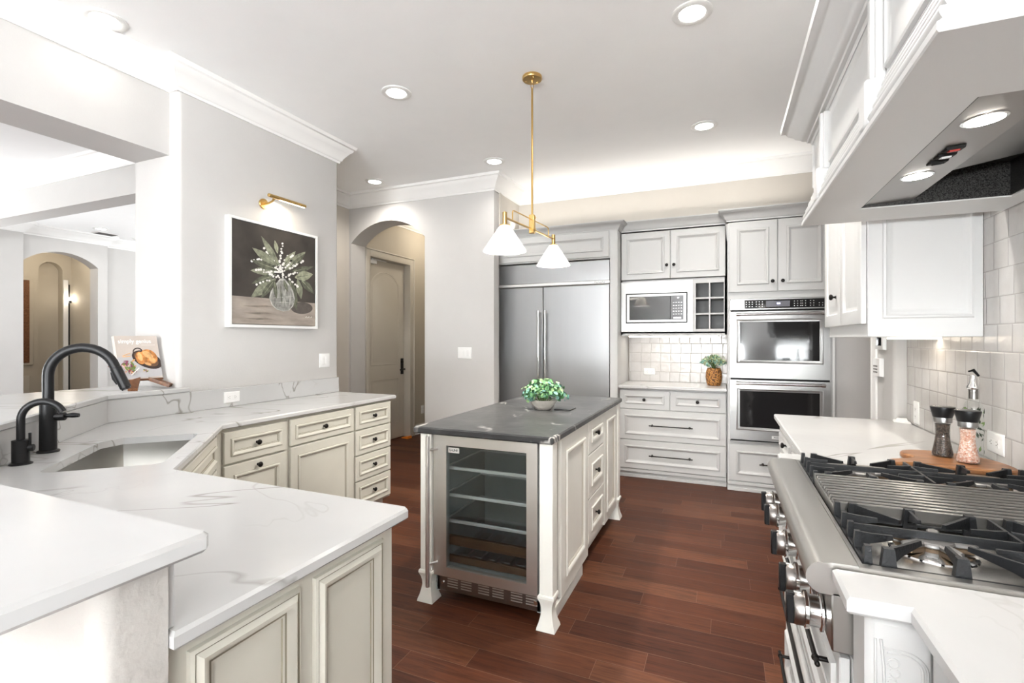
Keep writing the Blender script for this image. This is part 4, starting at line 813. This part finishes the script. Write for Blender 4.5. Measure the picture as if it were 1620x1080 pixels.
# electric plates
def plate_h(name, label, fr, w, h, kind, cat):
    O = fr(0, 0, 0); t = thing(name, label, cat, tuple(O)); m = MB(); m.front(fr, rect(-w / 2, w / 2, -h / 2, h / 2), [(0, .001, 0), (.003, .005, 0), (.006, .006, 0)], -.0002); m.build('plate', m_plastic, t)
    if kind == 'outlet':
        long_ = w > h
        m = MB(); m.front(fr, rect(*((-.034, .034, -.0165, .0165) if long_ else (-.0165, .0165, -.034, .034))), [(0, .006, 0), (.001, .0075, 0)], -.006); rc = m.build('socket', m_plastic, t); m = MB()
        for s_ in (-.019, .019):
            for q in (-.006, .006):
                a, b = (s_, q) if long_ else (q, s_)
                m.front(fr, rect(a - .0035, a + .0035, b - .001, b + .001) if long_ else rect(a - .001, a + .001, b - .0035, b + .0035), [(0, .0079, 0), (.0003, .0079, 0)], -.0075)
            a, b = (s_ + .009 * (1 if s_ > 0 else -1), 0) if long_ else (0, s_ - .009)
            m.front(fr, [(a + .0022 * cos(i), b + .0022 * sin(i)) for i in (0, 1, 2, 3, 4, 5)], [(0, .0079, 0), (.0003, .0079, 0)], -.0075)
        m.build('slots', m_slot, rc)
    else:
        n = int(kind[-1])
        for i in range(n):
            a = (i - (n - 1) / 2) * .046; m = MB(); m.front(fr, rect(a - .0165, a + .0165, -.034, .034), [(0, .006, 0), (.001, .0078, 0), (.010, .0095, 0)], -.006); m.build('rocker', m_plastic, t)
    return t
plate_h('light_switch', 'white double rocker switch plate on the wall right of the painting', frame((-3.0795, 3.185, 1.19), Y, X), .117, .117, 'switch2', 'light switch')
plate_h('light_switch', 'white triple rocker switch plate on the wall between arch and refrigerator', frame((-2.505, 4.5795, 1.222), X, NY), .163, .120, 'switch3', 'light switch')
plate_h('wall_outlet', 'white outlet plate set in the low stone upstand under the painting', frame((-3.0585, 2.32, .977), Y, X), .117, .074, 'outlet', 'outlet')
plate_h('wall_outlet', 'white outlet on the back tile left of the rattan pot', frame((-.735, 5.4875, 1.018), X, NY), .120, .072, 'outlet', 'outlet')
plate_h('wall_outlet', 'white outlet on the right tile behind the salt mill', frame((.9295, 2.385, .985), NY, NX), .120, .078, 'outlet', 'outlet')
plate_h('wall_outlet', 'white outlet on the right tile at the far counter end', frame((.9295, 3.20, .985), NY, NX), .074, .118, 'outlet', 'outlet')
plate_h('wall_outlet', 'low tan lit outlet on the hall wall past the door', frame((-4.0495, 6.12, .34), Y, X), .074, .118, 'outlet', 'outlet')
t = thing('thermostat', 'square white thermostat with a black screen under the right wall cabinet', 'thermostat', (.871, 3.56, 1.38)); f = frame((.8705, 3.56, 1.36), NY, NX)
m = MB(); m.front(f, rect(-.075, .075, -.055, .075), [(0, .004, 0), (.004, .018, 0), (.008, .020, 0)], -.0002); m.build('case', m_plastic, t); m = MB(); m.front(f, rect(-.055, .052, -.03, .06), [(0, .0203, 0), (.001, .0206, 0)], -.02); m.build('screen', m_gloss, t)
t = thing('alarm_keypad', 'upright white keypad on the wall just below the thermostat', 'keypad', (.871, 3.60, 1.2)); f = frame((.8705, 3.605, 1.2), NY, NX)
m = MB(); m.front(f, rect(-.07, .07, -.055, .055), [(0, .004, 0), (.003, .022, 0), (.007, .024, 0)], -.0002); m.build('case', m_plastic, t)
m = MB()
for i in range(3):
    for j in range(3): m.front(f, rect(-.045 + i * .03, -.028 + i * .03, -.035 + j * .018, -.025 + j * .018), [(0, .0243, 0), (.001, .0255, 0)], -.024)
m.build('keys', m_slot, t)
m = MB(); m.rings([[(.86, 3.31, .9145), (.925, 3.26, .9145), (.925, 3.33, .9145), (.87, 3.375, .9145)], [(.862, 3.314, .924), (.922, 3.268, .924), (.922, 3.328, .924), (.873, 3.37, .924)]]); m.rings([[(.875, 3.335, .924), (.918, 3.295, .924), (.918, 3.325, .924), (.885, 3.36, .924)], [(.88, 3.34, .934), (.916, 3.303, .938), (.916, 3.322, .938), (.887, 3.355, .934)]])
t = m.build('charger_block', m_plastic); tag(t, 'small white plastic charger lying at the far end of the right counter', 'charger')
# right wall cabinet
t = thing('wall_cabinet', 'white wall cabinet with panelled side on the tiled right wall past the hood', 'cabinet', (.75, 2.9, 1.38))
m = MB(); m.box(.555, .929, 2.482, 3.285, 1.379, 2.45, .002); m.build('body', m_hood, t)
f = frame((.553, 0, 0), NY, NX)
for y0, y1, ky in ((2.495, 2.893, 2.53), (2.899, 3.30, 2.945)):
    m = MB(); m.front(frame((.533, 0, 0), NY, NX), rect(-y1, -y0, 1.435, 2.44), [(0, -.003, 0), (.004, 0, 0), (.06, 0, 0), (.066, -.010, 0), (.075, -.012, 0), (.082, -.010, 0), (.110, -.001, 0), (.115, 0, 0)], .02); dr = m.build('door', m_hood, t)
    if ky > 2.6: knob(dr, (.533, ky + .05, 1.585), NX)
m = MB(); f = frame((0, 2.481, 0), X, NY); m.front(f, rect(.605, .90, 1.455, 2.40), [(0, .001, 0), (.003, .010, 0), (.010, .012, 0), (.016, .006, 0), (.024, .005, 0), (.028, .002, 0), (.036, .002, 0), (.038, .0005, 0)], -.001); m.build('side_panel', m_hood, t)
m = MB(); m.box(.80, .84, 2.6, 3.2, 1.368, 1.380, .002); m.build('under_light', emitter('strip_light_warm', (1, .9, .76), 1.2), t)

# ================================================================== HOOD
t = thing('range_hood', 'large white panelled range hood with crown moulding over the gas cooktop', 'range hood', (.62, 1.63, 1.83))
HX, HY0, HY1 = .335, .972, 2.292
m = MB(); m.slab([(.295, .933), (.929, .933), (.929, 2.33), (.295, 2.33)], 1.832, 1.850, .003, [(.447, 1.216), (.86, 1.216), (.86, 2.108), (.447, 2.108)]); m.build('bottom_board', m_hood, t)
m = MB(); m.box(HX, .36, HY0, HY1, 1.85, 2.24, .001); m.box(HX, .929, HY0, HY0 + .02, 1.85, 2.24, .001); m.box(HX, .929, HY1 - .02, HY1, 1.85, 2.24, .001); m.box(HX, .929, HY0, HY1, 2.22, 2.262, .001); m.build('frieze', m_hood, t)
m = MB(); RP = [(0, 1.85), (.036, 1.85)]
for i in range(4):
    d0, z0, d1, z1 = .036 - .0085 * i, 1.856 + .0235 * i, .036 - .0085 * (i + 1), 1.856 + .0235 * (i + 1)
    RP += [(d0 - .006, z0), (d0 - .001, z0 + .004), (d0 + .001, z0 + .010), (d0 - .001, z0 + .016), (d0 - .008, z0 + .020)]
RP += [(.006, 1.952), (0, 1.957)]
m.sweep(RP, [(.929, HY0), (HX, HY0), (HX, HY1), (.929, HY1)], 1); m.build('base_moulding', m_hood, t)
m = MB(); HC = [(0, 2.150), (.008, 2.150), (.012, 2.160), (.022, 2.164), (.024, 2.172), (.036, 2.178), (.046, 2.188), (.060, 2.198), (.064, 2.206), (.084, 2.222), (.092, 2.236), (.108, 2.242), (.110, 2.262), (0, 2.262)]
m.sweep(HC, [(.929, HY0), (HX, HY0), (HX, HY1), (.929, HY1)], 1); m.build('crown', m_hood, t)
fh = frame((HX, 0, 0), NY, NX); HP = [(0, .0, 0), (.002, .008, 0), (.008, .010, 0), (.014, .004, 0), (.020, .003, 0), (.024, .0005, 0), (.03, .0005, 0)]
for y0, y1 in ((2.035, 2.275), (1.405, 1.955), (.99, 1.325)): m = MB(); m.front(fh, rect(-y1, -y0, 1.966, 2.146), HP, -.001); m.build('frieze_panel', m_hood, t)
m = MB(); m.front(frame((0, HY0, 0), X, NY), rect(.36, .90, 1.966, 2.146), HP, -.001); m.build('end_panel', m_hood, t)
for y in (1.995, 1.365):
    m = MB(); m.box(HX - .020, HX, y - .026, y + .026, 1.914, 2.15, .003); m.box(HX - .028, HX, y - .012, y + .012, 1.914, 2.15, .003); m.box(HX - .042, HX, y - .03, y + .03, 1.851, 1.957, .006); m.build('post', m_hood, t)
m = MB(); m.box(.50, .929, 1.25, 2.01, 2.262, 3.04, .002); m.build('chimney', m_hood, t)
t = thing('hood_liner', 'dark steel vent liner with two lit lamps recessed in the white hood', 'vent hood', (.65, 1.66, 1.84))
m = MB(); i0, i1, j0, j1 = .449, .858, 1.218, 2.106
for q in ((i0, i0 + .004, j0, j1, 1.836, 1.955), (i1 - .004, i1, j0, j1, 1.836, 1.955), (i0, i1, j0, j0 + .004, 1.836, 1.955), (i0, i1, j1 - .004, j1, 1.836, 1.955), (i0, i1, j0, j1, 1.945, 1.955)): m.box(*q, b=0)
m.build('cavity', m_hoodblk, t)
m = MB(); m.rings([[(.449, y, 1.842), (.600, y, 1.850), (.600, y, 1.854), (.449, y, 1.846)] for y in (j0 + .005, j1 - .005)]); m.build('lamp_panel', m_steeld, t)
m = MB(); m.rings([[(.62, y, 1.875), (.845, y, 1.915), (.845, y, 1.935), (.62, y, 1.895)] for y in (j0 + .08, j1 - .22)]); m.build('baffle_filter', m_steel, t)
for y in (1.79, 1.385):
    m = MB(); m.lathe([(.040, -.002), (.040, .001), (.034, .002)], 24, 0, (.05, 0, -1), (.520, y, 1.8455)); rg = m.build('lamp_ring', m_chrome, t); m = MB(); m.lathe([(.034, 0), (.034, .0025)], 24, 0, (.05, 0, -1), (.520, y, 1.8455)); m.build('lamp_lens', m_lensh, rg)
for i, (y, mm) in enumerate(((1.665, m_dark), (1.615, m_plastic), (1.565, mat('red_rocker', (.45, .03, .02), .35)))):
    m = MB(); m.rings([[(.508, y - .018, 1.8447), (.548, y - .018, 1.8467), (.548, y + .018, 1.8467), (.508, y + .018, 1.8447)], [(.510, y - .016, 1.838), (.546, y - .016, 1.840), (.546, y + .016, 1.842), (.510, y + .016, 1.841)]]); rb = m.build('rocker_bezel', m_dark, t)
    m = MB(); m.rings([[(.517, y - .010, 1.842), (.539, y - .010, 1.843), (.539, y + .010, 1.844), (.517, y + .010, 1.843)], [(.518, y - .009, 1.8345), (.538, y - .009, 1.8365), (.538, y + .009, 1.839), (.518, y + .009, 1.838)]]); m.build('rocker', mm, rb)

# ================================================================== CEILING LIGHTS
GR = 'recessed ceiling lights'
LABS = [(-2.05, 2.78, 'round recessed ceiling light left of the pendant rod, nearer of the two'), (-.148, 2.70, 'round recessed ceiling light nearest the hood crown, at the top picture edge'), (-.139, 4.17, 'round recessed ceiling light in front of the oven cabinet'), (-1.99, 4.22, 'round recessed ceiling light in front of the refrigerator'), (-3.42, 4.26, 'round recessed ceiling light in the nook by the arch'), (-2.99, 1.54, 'round recessed ceiling light close to the crown over the pass-through'), (-8.72, 4.44, 'round recessed light in the far room ceiling by the vent')]
x, y, l = LABS[0]; proto = thing('recessed_light', l, 'ceiling light', (x, y, H), GR)
m = MB(); m.lathe([(.100, 0), (.100, -.004), (.096, -.007), (.072, -.009), (.066, -.006), (.066, 0)], 36, 0, None, (x, y, H)); rg = m.build('trim_ring', m_plastic, proto)
m = MB(); m.lathe([(.066, -.001), (.066, -.005), (.03, -.0065)], 32, 0, None, (x, y, H)); m.build('lens', m_lens, proto)
for x, y, l in LABS[1:]: dup(proto, (x, y, H), l)
DL = (6, 56, 28, 9, 20, 1.2, 6)
for i, (x, y, l) in enumerate(LABS): spot('downlight_%d' % i, (x, y, H - .02), DL[i], 150, .9, (1, .955, .89), .07)
t = thing('ceiling_vent', 'slim white air vent in the far room ceiling', 'vent', (-9.05, 4.65, H)); m = MB(); m.box(-9.15, -8.95, 4.52, 4.82, H - .012, H - .001, .004); m.build('vent_frame', m_plastic, t)
m = MB()
for i in range(5): m.box(-9.13 + i * .036, -9.115 + i * .036, 4.54, 4.80, H - .016, H - .011, 0)
m.build('louvres', m_slot, t)
m = MB(); m.lathe([(.06, 0), (.06, -.02), (.045, -.03)], 20, 0, None, (-9.0, 5.1, H)); o = m.build('smoke_detector', m_plastic); tag(o, 'small round white smoke detector on the far room ceiling', 'smoke detector')
# pendant
PX, PY = -1.126, 2.955; t = thing('pendant_light', 'brass two-arm pendant with white cone glass shades above the island', 'pendant light', (PX, PY, H))
m = MB(); m.lathe([(.062, 0), (.063, -.003), (.063, -.018), (.060, -.022), (.012, -.024)], 32, 0, None, (PX, PY, H)); cn = m.build('canopy', m_brass, t)
m = MB(); 
for a in (20, 110, 200, 290): m.sphere((PX + .042 * cos(a), PY + .042 * sin(a), H - .024), .005, 8)
m.lathe([(.009, -.024), (.009, -.034), (.006, -.04)], 12, 0, None, (PX, PY, H)); m.build('canopy_screws', m_brass, cn)
m = MB(); lp = [(PX + .008 * cos(a), PY, 2.992 + .018 * sin(a)) for a in [2 * pi * i / 16 for i in range(17)]]; m.tube(lp, .0024, 8); m.cyl((PX, PY, 2.978), (PX, PY, 2.145), .0068, 14); m.build('rod', m_brass, t)
m = MB(); m.box(PX - .018, PX + .018, PY - .014, PY + .014, 2.045, 2.165, .003); m.cyl((PX + .019, PY, 2.07), (PX + .024, PY, 2.07), .008, 10); m.cyl((PX + .019, PY, 2.145), (PX + .024, PY, 2.145), .008, 10); m.build('hub', m_brass, t)
for sg in (-1, 1):
    dz = .020 * sg; yE = PY + sg * .43; zc = 2.072
    m = MB(); m.cyl((PX, PY + sg * .012, zc), (PX, yE, zc + dz), .0065, 12); m.tube([(PX, PY + sg * .012, zc + .062), (PX, PY + sg * .30, zc + .062 + dz * .7), (PX, PY + sg * .315, zc + .056 + dz * .7), (PX, PY + sg * .32, zc + .046 + dz * .7), (PX, PY + sg * .32, zc + dz * .75)], .0042, 10); m.build('arm', m_brass, t)
    m = MB(); m.lathe([(.012, -.04), (.0135, -.035), (.0135, .028), (.010, .03)], 18, 0, None, (PX, yE, zc + dz)); m.lathe([(.030, -.048), (.030, -.043), (.020, -.040)], 20, 0, None, (PX, yE, zc + dz)); so = m.build('socket', m_brass, t)
    m = MB(); zs = zc + dz - .046; m.lathe([(.026, 0), (.030, -.004), (.118, -.136), (.122, -.140), (.123, -.146), (.119, -.146), (.114, -.138), (.026, -.006)], 40, 0, None, (PX, yE, zs), cap=False); sh = m.build('lamp_shade', m_shade, t)
    m = MB(); m.sphere((PX, yE, zs - .058), .018, 12, sc=(1, 1, 1.2)); m.build('bulb', m_bulb, so)
    l = bpy.data.lights.new('pendant_bulb', 'POINT'); l.energy = 22; l.color = (1, .95, .88); l.shadow_soft_size = .03; lo = bpy.data.objects.new('pendant_bulb', l); COL.objects.link(lo); lo.location = (PX, yE, zs - .075)
for y in (1.79, 1.385): spot('hood_lamp', (.52, y, 1.83), 2.5, 140, .8, (1, .93, .82), .03)
area('under_cabinet_back', (-.46, 5.2, 1.385), (-.46, 5.25, .9), .85, .04, .6, (1, .92, .82)); area('under_cabinet_right', (.82, 2.9, 1.365), (.84, 2.9, .9), .04, .6, .4, (1, .88, .72))
def pt(loc, e, col=(1, .90, .75), r=.1):
    l = bpy.data.lights.new('hall_fill', 'POINT'); l.energy = e; l.color = col; l.shadow_soft_size = r; o = bpy.data.objects.new('hall_fill', l); COL.objects.link(o); o.location = loc
pt((-3.5, 6.0, 2.85), 4.5); pt((-10.2, 4.4, 2.7), 5); pt((-10.85, 5.0, 2.1), .35, r=.03)  # fills added without fixtures in hall and foyer; the last sits by the bulb

# ================================================================== WALL ART, BOOK
t = thing('framed_painting', 'square painting of white flowers in a glass vase on dark umber, white frame', 'painting', (-3.06, 2.676, 1.83))
f = frame((-3.035, 0, 0), Y, X); a0, a1, b0, b1 = 2.285, 3.067, 1.452, 2.204
m = MB(); m.plate(f, rect(a0, a1, b0, b1), [rect(a0 + .018, a1 - .018, b0 + .018, b1 - .018)], .044); m.build('picture_frame', m_plastic, t)
c0, c1, e0, e1 = a0 + .022, a1 - .022, b0 + .022, b1 - .022
LAY = [0]
def cv(x, y):
    s_ = (x - 122) / 581; tl = 222 + 138 * s_; hh = 758 - 133 * s_; return (c0 + (c1 - c0) * 625 * s_ / (758 - 133 * s_), e1 - (e1 - e0) * (y - tl) / hh)
def layer(m, poly, k, f=None, d=.00012): LAY[0] += 1; h = -.006 + LAY[0] * d; m.add([f_(*p, h) for p in poly] if not f else [f(*p, h) for p in poly], [list(range(len(poly)))], k)
f_ = f
m = MB(); m.front(f, rect(c0, c1, e0, e1), [(0, -.006, 0), (.001, -.006, 0)], .03)
layer(m, [cv(122, 980), cv(703, 985), cv(703, 822), cv(560, 812), cv(400, 795), cv(122, 778)], 1)
for yy_, k in ((850, 0), (900, 0), (940, 0)): layer(m, [cv(200, yy_), cv(360, yy_ - 6), cv(420, yy_ + 4), cv(300, yy_ + 10)], 9)
layer(m, [cv(610 + 75 * cos(a), 858 + 42 * sin(a)) for a in [2 * pi * i / 24 for i in range(24)]], 2)
def leaf(b, tp, w, k):
    b, tp = Vector(b), Vector(tp); d = tp - b; n_ = Vector((-d.y, d.x)).normalized() * w / 2; L = []
    prf = ((0, .12), (.2, .6), (.45, 1), (.7, .75), (.9, .28))
    for u, v in prf: p = b + d * u + n_ * v; L.append(cv(*p))
    L.append(cv(*tp))
    for u, v in prf[::-1]: p = b + d * u - n_ * v; L.append(cv(*p))
    layer(m, L, k)
    p = b + d * .12; q = b + d * .92; n2 = n_ * .10; layer(m, [cv(*(p - n2)), cv(*(q)), cv(*(p + n2))], 5 if k != 5 else 4)
for b, tp, w, k in (((430, 650), (255, 790), 80, 3), ((420, 660), (325, 795), 48, 4), ((430, 620), (260, 690), 55, 4), ((520, 640), (575, 875), 60, 4), ((580, 650), (605, 795), 46, 3), ((600, 650), (695, 755), 50, 4), ((440, 600), (250, 595), 62, 3), ((455, 560), (325, 345), 44, 3), ((450, 590), (255, 520), 55, 4), ((440, 560), (262, 430), 58, 3), ((440, 470), (420, 375), 30, 5), ((480, 560), (565, 452), 50, 5), ((490, 590), (635, 453), 70, 3), ((520, 590), (628, 470), 40, 4), ((530, 600), (690, 560), 40, 4), ((560, 640), (686, 615), 72, 5)): leaf(b, tp, w, k)
vs = [(455, 650), (490, 650), (520, 690), (548, 740), (560, 795), (548, 845), (520, 878), (478, 885), (432, 872), (398, 840), (380, 790), (392, 740), (425, 690)]
layer(m, [cv(*p) for p in vs], 7)
layer(m, [cv(470 + (x - 470) * .9, 775 + (y - 770) * .92) for x, y in vs], 8)
for b, tp, w in (((440, 690), (425, 850), 10), ((470, 700), (500, 860), 9), ((400, 790), (555, 775), 8), ((500, 700), (470, 860), 9), ((395, 820), (545, 820), 6), ((530, 740), (520, 860), 8)): leaf(b, tp, w, 7)
for b, tp, w in (((480, 660), (510, 745), 26), ((415, 660), (430, 800), 30), ((455, 690), (470, 850), 8)): leaf(b, tp, w, 4)
random.seed(3)
for p, q, n_ in (((478, 398), (452, 570), 11), ((258, 528), (340, 508), 7), ((345, 438), (440, 560), 8), ((350, 540), (450, 590), 8), ((290, 590), (345, 590), 4), ((345, 605), (460, 605), 9), ((300, 695), (385, 662), 5), ((505, 490), (460, 600), 8), ((545, 485), (490, 590), 8), ((610, 520), (530, 575), 8), ((600, 588), (500, 640), 9), ((520, 650), (580, 705), 7), ((460, 560), (480, 640), 10), ((390, 625), (450, 640), 6)):
    for i in range(n_):
        u = i / max(1, n_ - 1); x = p[0] + (q[0] - p[0]) * u + random.uniform(-6, 6); y = p[1] + (q[1] - p[1]) * u + random.uniform(-6, 6); r = random.uniform(6, 10); layer(m, [cv(x + r * cos(a), y + r * sin(a)) for a in (0, 1.05, 2.1, 3.14, 4.2, 5.24)], 6, d=.00003)
for i in range(5): leaf((622 + i * 9, 928), (632 + i * 9, 916 + (i % 2) * 8), 4, 6)
m.build('canvas', [m_pbg, m_ptab, m_psh, m_pl1, m_pl2, m_pl3, m_pw, m_pv, paint('canvas_glass', (.26, .255, .235), .4, 30), paint('canvas_streak', (.22, .185, .155))], t)
t = thing('picture_light', 'slim brass picture light on the wall above the flower painting', 'picture light', (-3.078, 2.585, 2.36))
m = MB(); m.cyl((-3.0795, 2.585, 2.352), (-3.066, 2.585, 2.352), .038, 24, bev=.003); m.build('backplate', m_brass, t)
m = MB(); m.tube([(-3.066, 2.585, 2.352), (-3.02, 2.585, 2.352), (-2.985, 2.585, 2.362), (-2.965, 2.585, 2.382)], .008, 12); m.build('arm', m_brass, t)
m = MB(); m.cyl((-2.955, 2.525, 2.388), (-2.955, 2.86, 2.388), .013, 18, bev=.002); tb = m.build('lamp_tube', m_brass, t)
m = MB(); m.box(-2.962, -2.948, 2.62, 2.85, 2.3735, 2.376, 0); m.build('led_strip', emitter('warm_led', (1, .9, .72), 2.5), tb)
area('picture_light_led', (-2.957, 2.735, 2.371), (-3.03, 2.70, 1.9), .02, .23, .45, (1, .88, .70))
# cookbook on its stand
t = thing('book_stand', 'walnut easel stand on the raised ledge holding the cookbook', 'book stand', (-3.17, 1.85, 1.07))
def plank(A, B, w, th, up):
    A, B, up = Vector(A), Vector(B), Vector(up); d = (B - A).normalized(); s_ = d.cross(up).normalized() * w / 2; n_ = s_.cross(d).normalized() * th / 2
    mm = MB(); mm.rings([[P_ - s_ - n_, P_ + s_ - n_, P_ + s_ + n_, P_ - s_ + n_] for P_ in (A, B)]); return mm
plank((-3.075, 1.72, 1.082), (-3.33, 1.90, 1.205), .045, .016, Z3).build('plank', m_woodw, t); plank((-3.115, 1.955, 1.085), (-3.34, 1.75, 1.215), .06, .02, Z3).build('plank', m_woodw, t)
m = MB(); m.cyl((-3.175, 1.70, 1.127), (-3.175, 1.945, 1.127), .006, 8); m.build('lip', m_woodw, t)
t = thing('cookbook', 'square cookbook with a roast chicken cover leaning on a wooden stand', 'book', (-3.2, 1.83, 1.13))
lean = radians(14); n_ = Vector((cos(lean), 0, sin(lean))); vv = Vector((-sin(lean), 0, cos(lean))); O = Vector((-3.172, 1.712, 1.134))
def fb(a, b, c=0): return O + Vector((0, 1, 0)) * a + vv * b + n_ * c
BW, BH = .232, .262
m = MB(); m.rings([[fb(.003, .003, -.022), fb(BW - .003, .003, -.022), fb(BW - .003, BH - .003, -.022), fb(.003, BH - .003, -.022)], [fb(.003, .003, -.002), fb(BW - .003, .003, -.002), fb(BW - .003, BH - .003, -.002), fb(.003, BH - .003, -.002)]]); m.build('pages', m_paper, t)
m = MB(); m.rings([[fb(0, 0, -.0245), fb(BW, 0, -.0245), fb(BW, BH, -.0245), fb(0, BH, -.0245)], [fb(0, 0, -.022), fb(BW, 0, -.022), fb(BW, BH, -.022), fb(0, BH, -.022)]]); m.rings([[fb(-.001, 0, -.0245), fb(.002, 0, -.0245), fb(.002, BH, -.0245), fb(-.001, BH, -.0245)], [fb(-.001, 0, 0), fb(.002, 0, 0), fb(.002, BH, 0), fb(-.001, BH, 0)]]); m.build('back_cover', m_bk, t)
m = MB(); m.rings([[fb(0, 0, -.002), fb(BW, 0, -.002), fb(BW, BH, -.002), fb(0, BH, -.002)], [fb(0, 0, 0), fb(BW, 0, 0), fb(BW, BH, 0), fb(0, BH, 0)]]); LAY[0] = 0
def bl(px, py):  # picture px in the close-up -> cover coordinates
    u = (px - 150 - (py - 140) * .09) / 690; v = 1 - (py - 140) / 690; return (max(.0, min(1, u)) * BW, max(0, min(1, v)) * BH)
def BL(pts, k): layer(m, [bl(*p) for p in pts], k, lambda a, b, h: fb(a, b, .0062 + h), .00008)
def ell(cx, cy, rx, ry, rot=0, n=24, a0=0, a1=360):
    c_, s_ = cos(radians(rot)), sin(radians(rot)); return [(cx + rx * cos(radians(a0 + (a1 - a0) * i / n)) * c_ - ry * sin(radians(a0 + (a1 - a0) * i / n)) * s_, cy + rx * cos(radians(a0 + (a1 - a0) * i / n)) * s_ + ry * sin(radians(a0 + (a1 - a0) * i / n)) * c_) for i in range(n)]
BL([(160, 480), (870, 480), (900, 800), (200, 825)], 1)
hd = ell(505, 395, 80, 65, 0, 20, 160, 395); hi = ell(505, 398, 62, 48, 0, 20, 160, 395); 
for i in range(len(hd) - 1): BL([hd[i], hd[i + 1], hi[i + 1], hi[i]], 2)
BL(ell(655, 530, 262, 128, 22, 32), 2); BL(ell(640, 520, 215, 95, 24, 28), 9); BL(ell(545, 500, 78, 105, -22), 3); BL(ell(690, 480, 150, 105, 32), 3); BL(ell(665, 450, 95, 48, 30), 4); BL(ell(535, 480, 38, 70, -20), 4); BL(ell(740, 540, 60, 40, 30), 4); BL(ell(660, 600, 60, 20, 20), 4)
random.seed(5)
for i in range(46):
    x = random.uniform(205, 440); y = random.uniform(530, 740); BL(ell(x, y, random.uniform(16, 44), random.uniform(9, 20), random.uniform(-60, 60), 10), random.choice((5, 5, 6, 6, 7, 4)))
for i in range(7): BL(ell(random.uniform(560, 660), random.uniform(690, 725), 22, 9, random.uniform(-30, 30), 8), random.choice((5, 6, 6, 4)))
BL([(360, 765), (500, 650), (512, 662), (385, 772)], 8); BL([(250, 455), (370, 415), (375, 425), (255, 465)], 4); BL([(250, 470), (370, 465), (372, 475), (250, 480)], 4); BL([(560, 292), (790, 292), (790, 296), (560, 296)], 8)
ft = m.build('front_cover', [m_bk, m_bk2, m_pan, m_chk, m_chk2, m_sal1, m_sal2, m_sal3, m_paper, mat('cover_pan_in', (.12, .06, .03), .5)], t)
text('simply genius', .034, lambda a, b, c: fb(BW * .45 + a, BH * .87 + b, .0004 + c), t, m_whiteink, 'title_lettering', .0003, .0003)
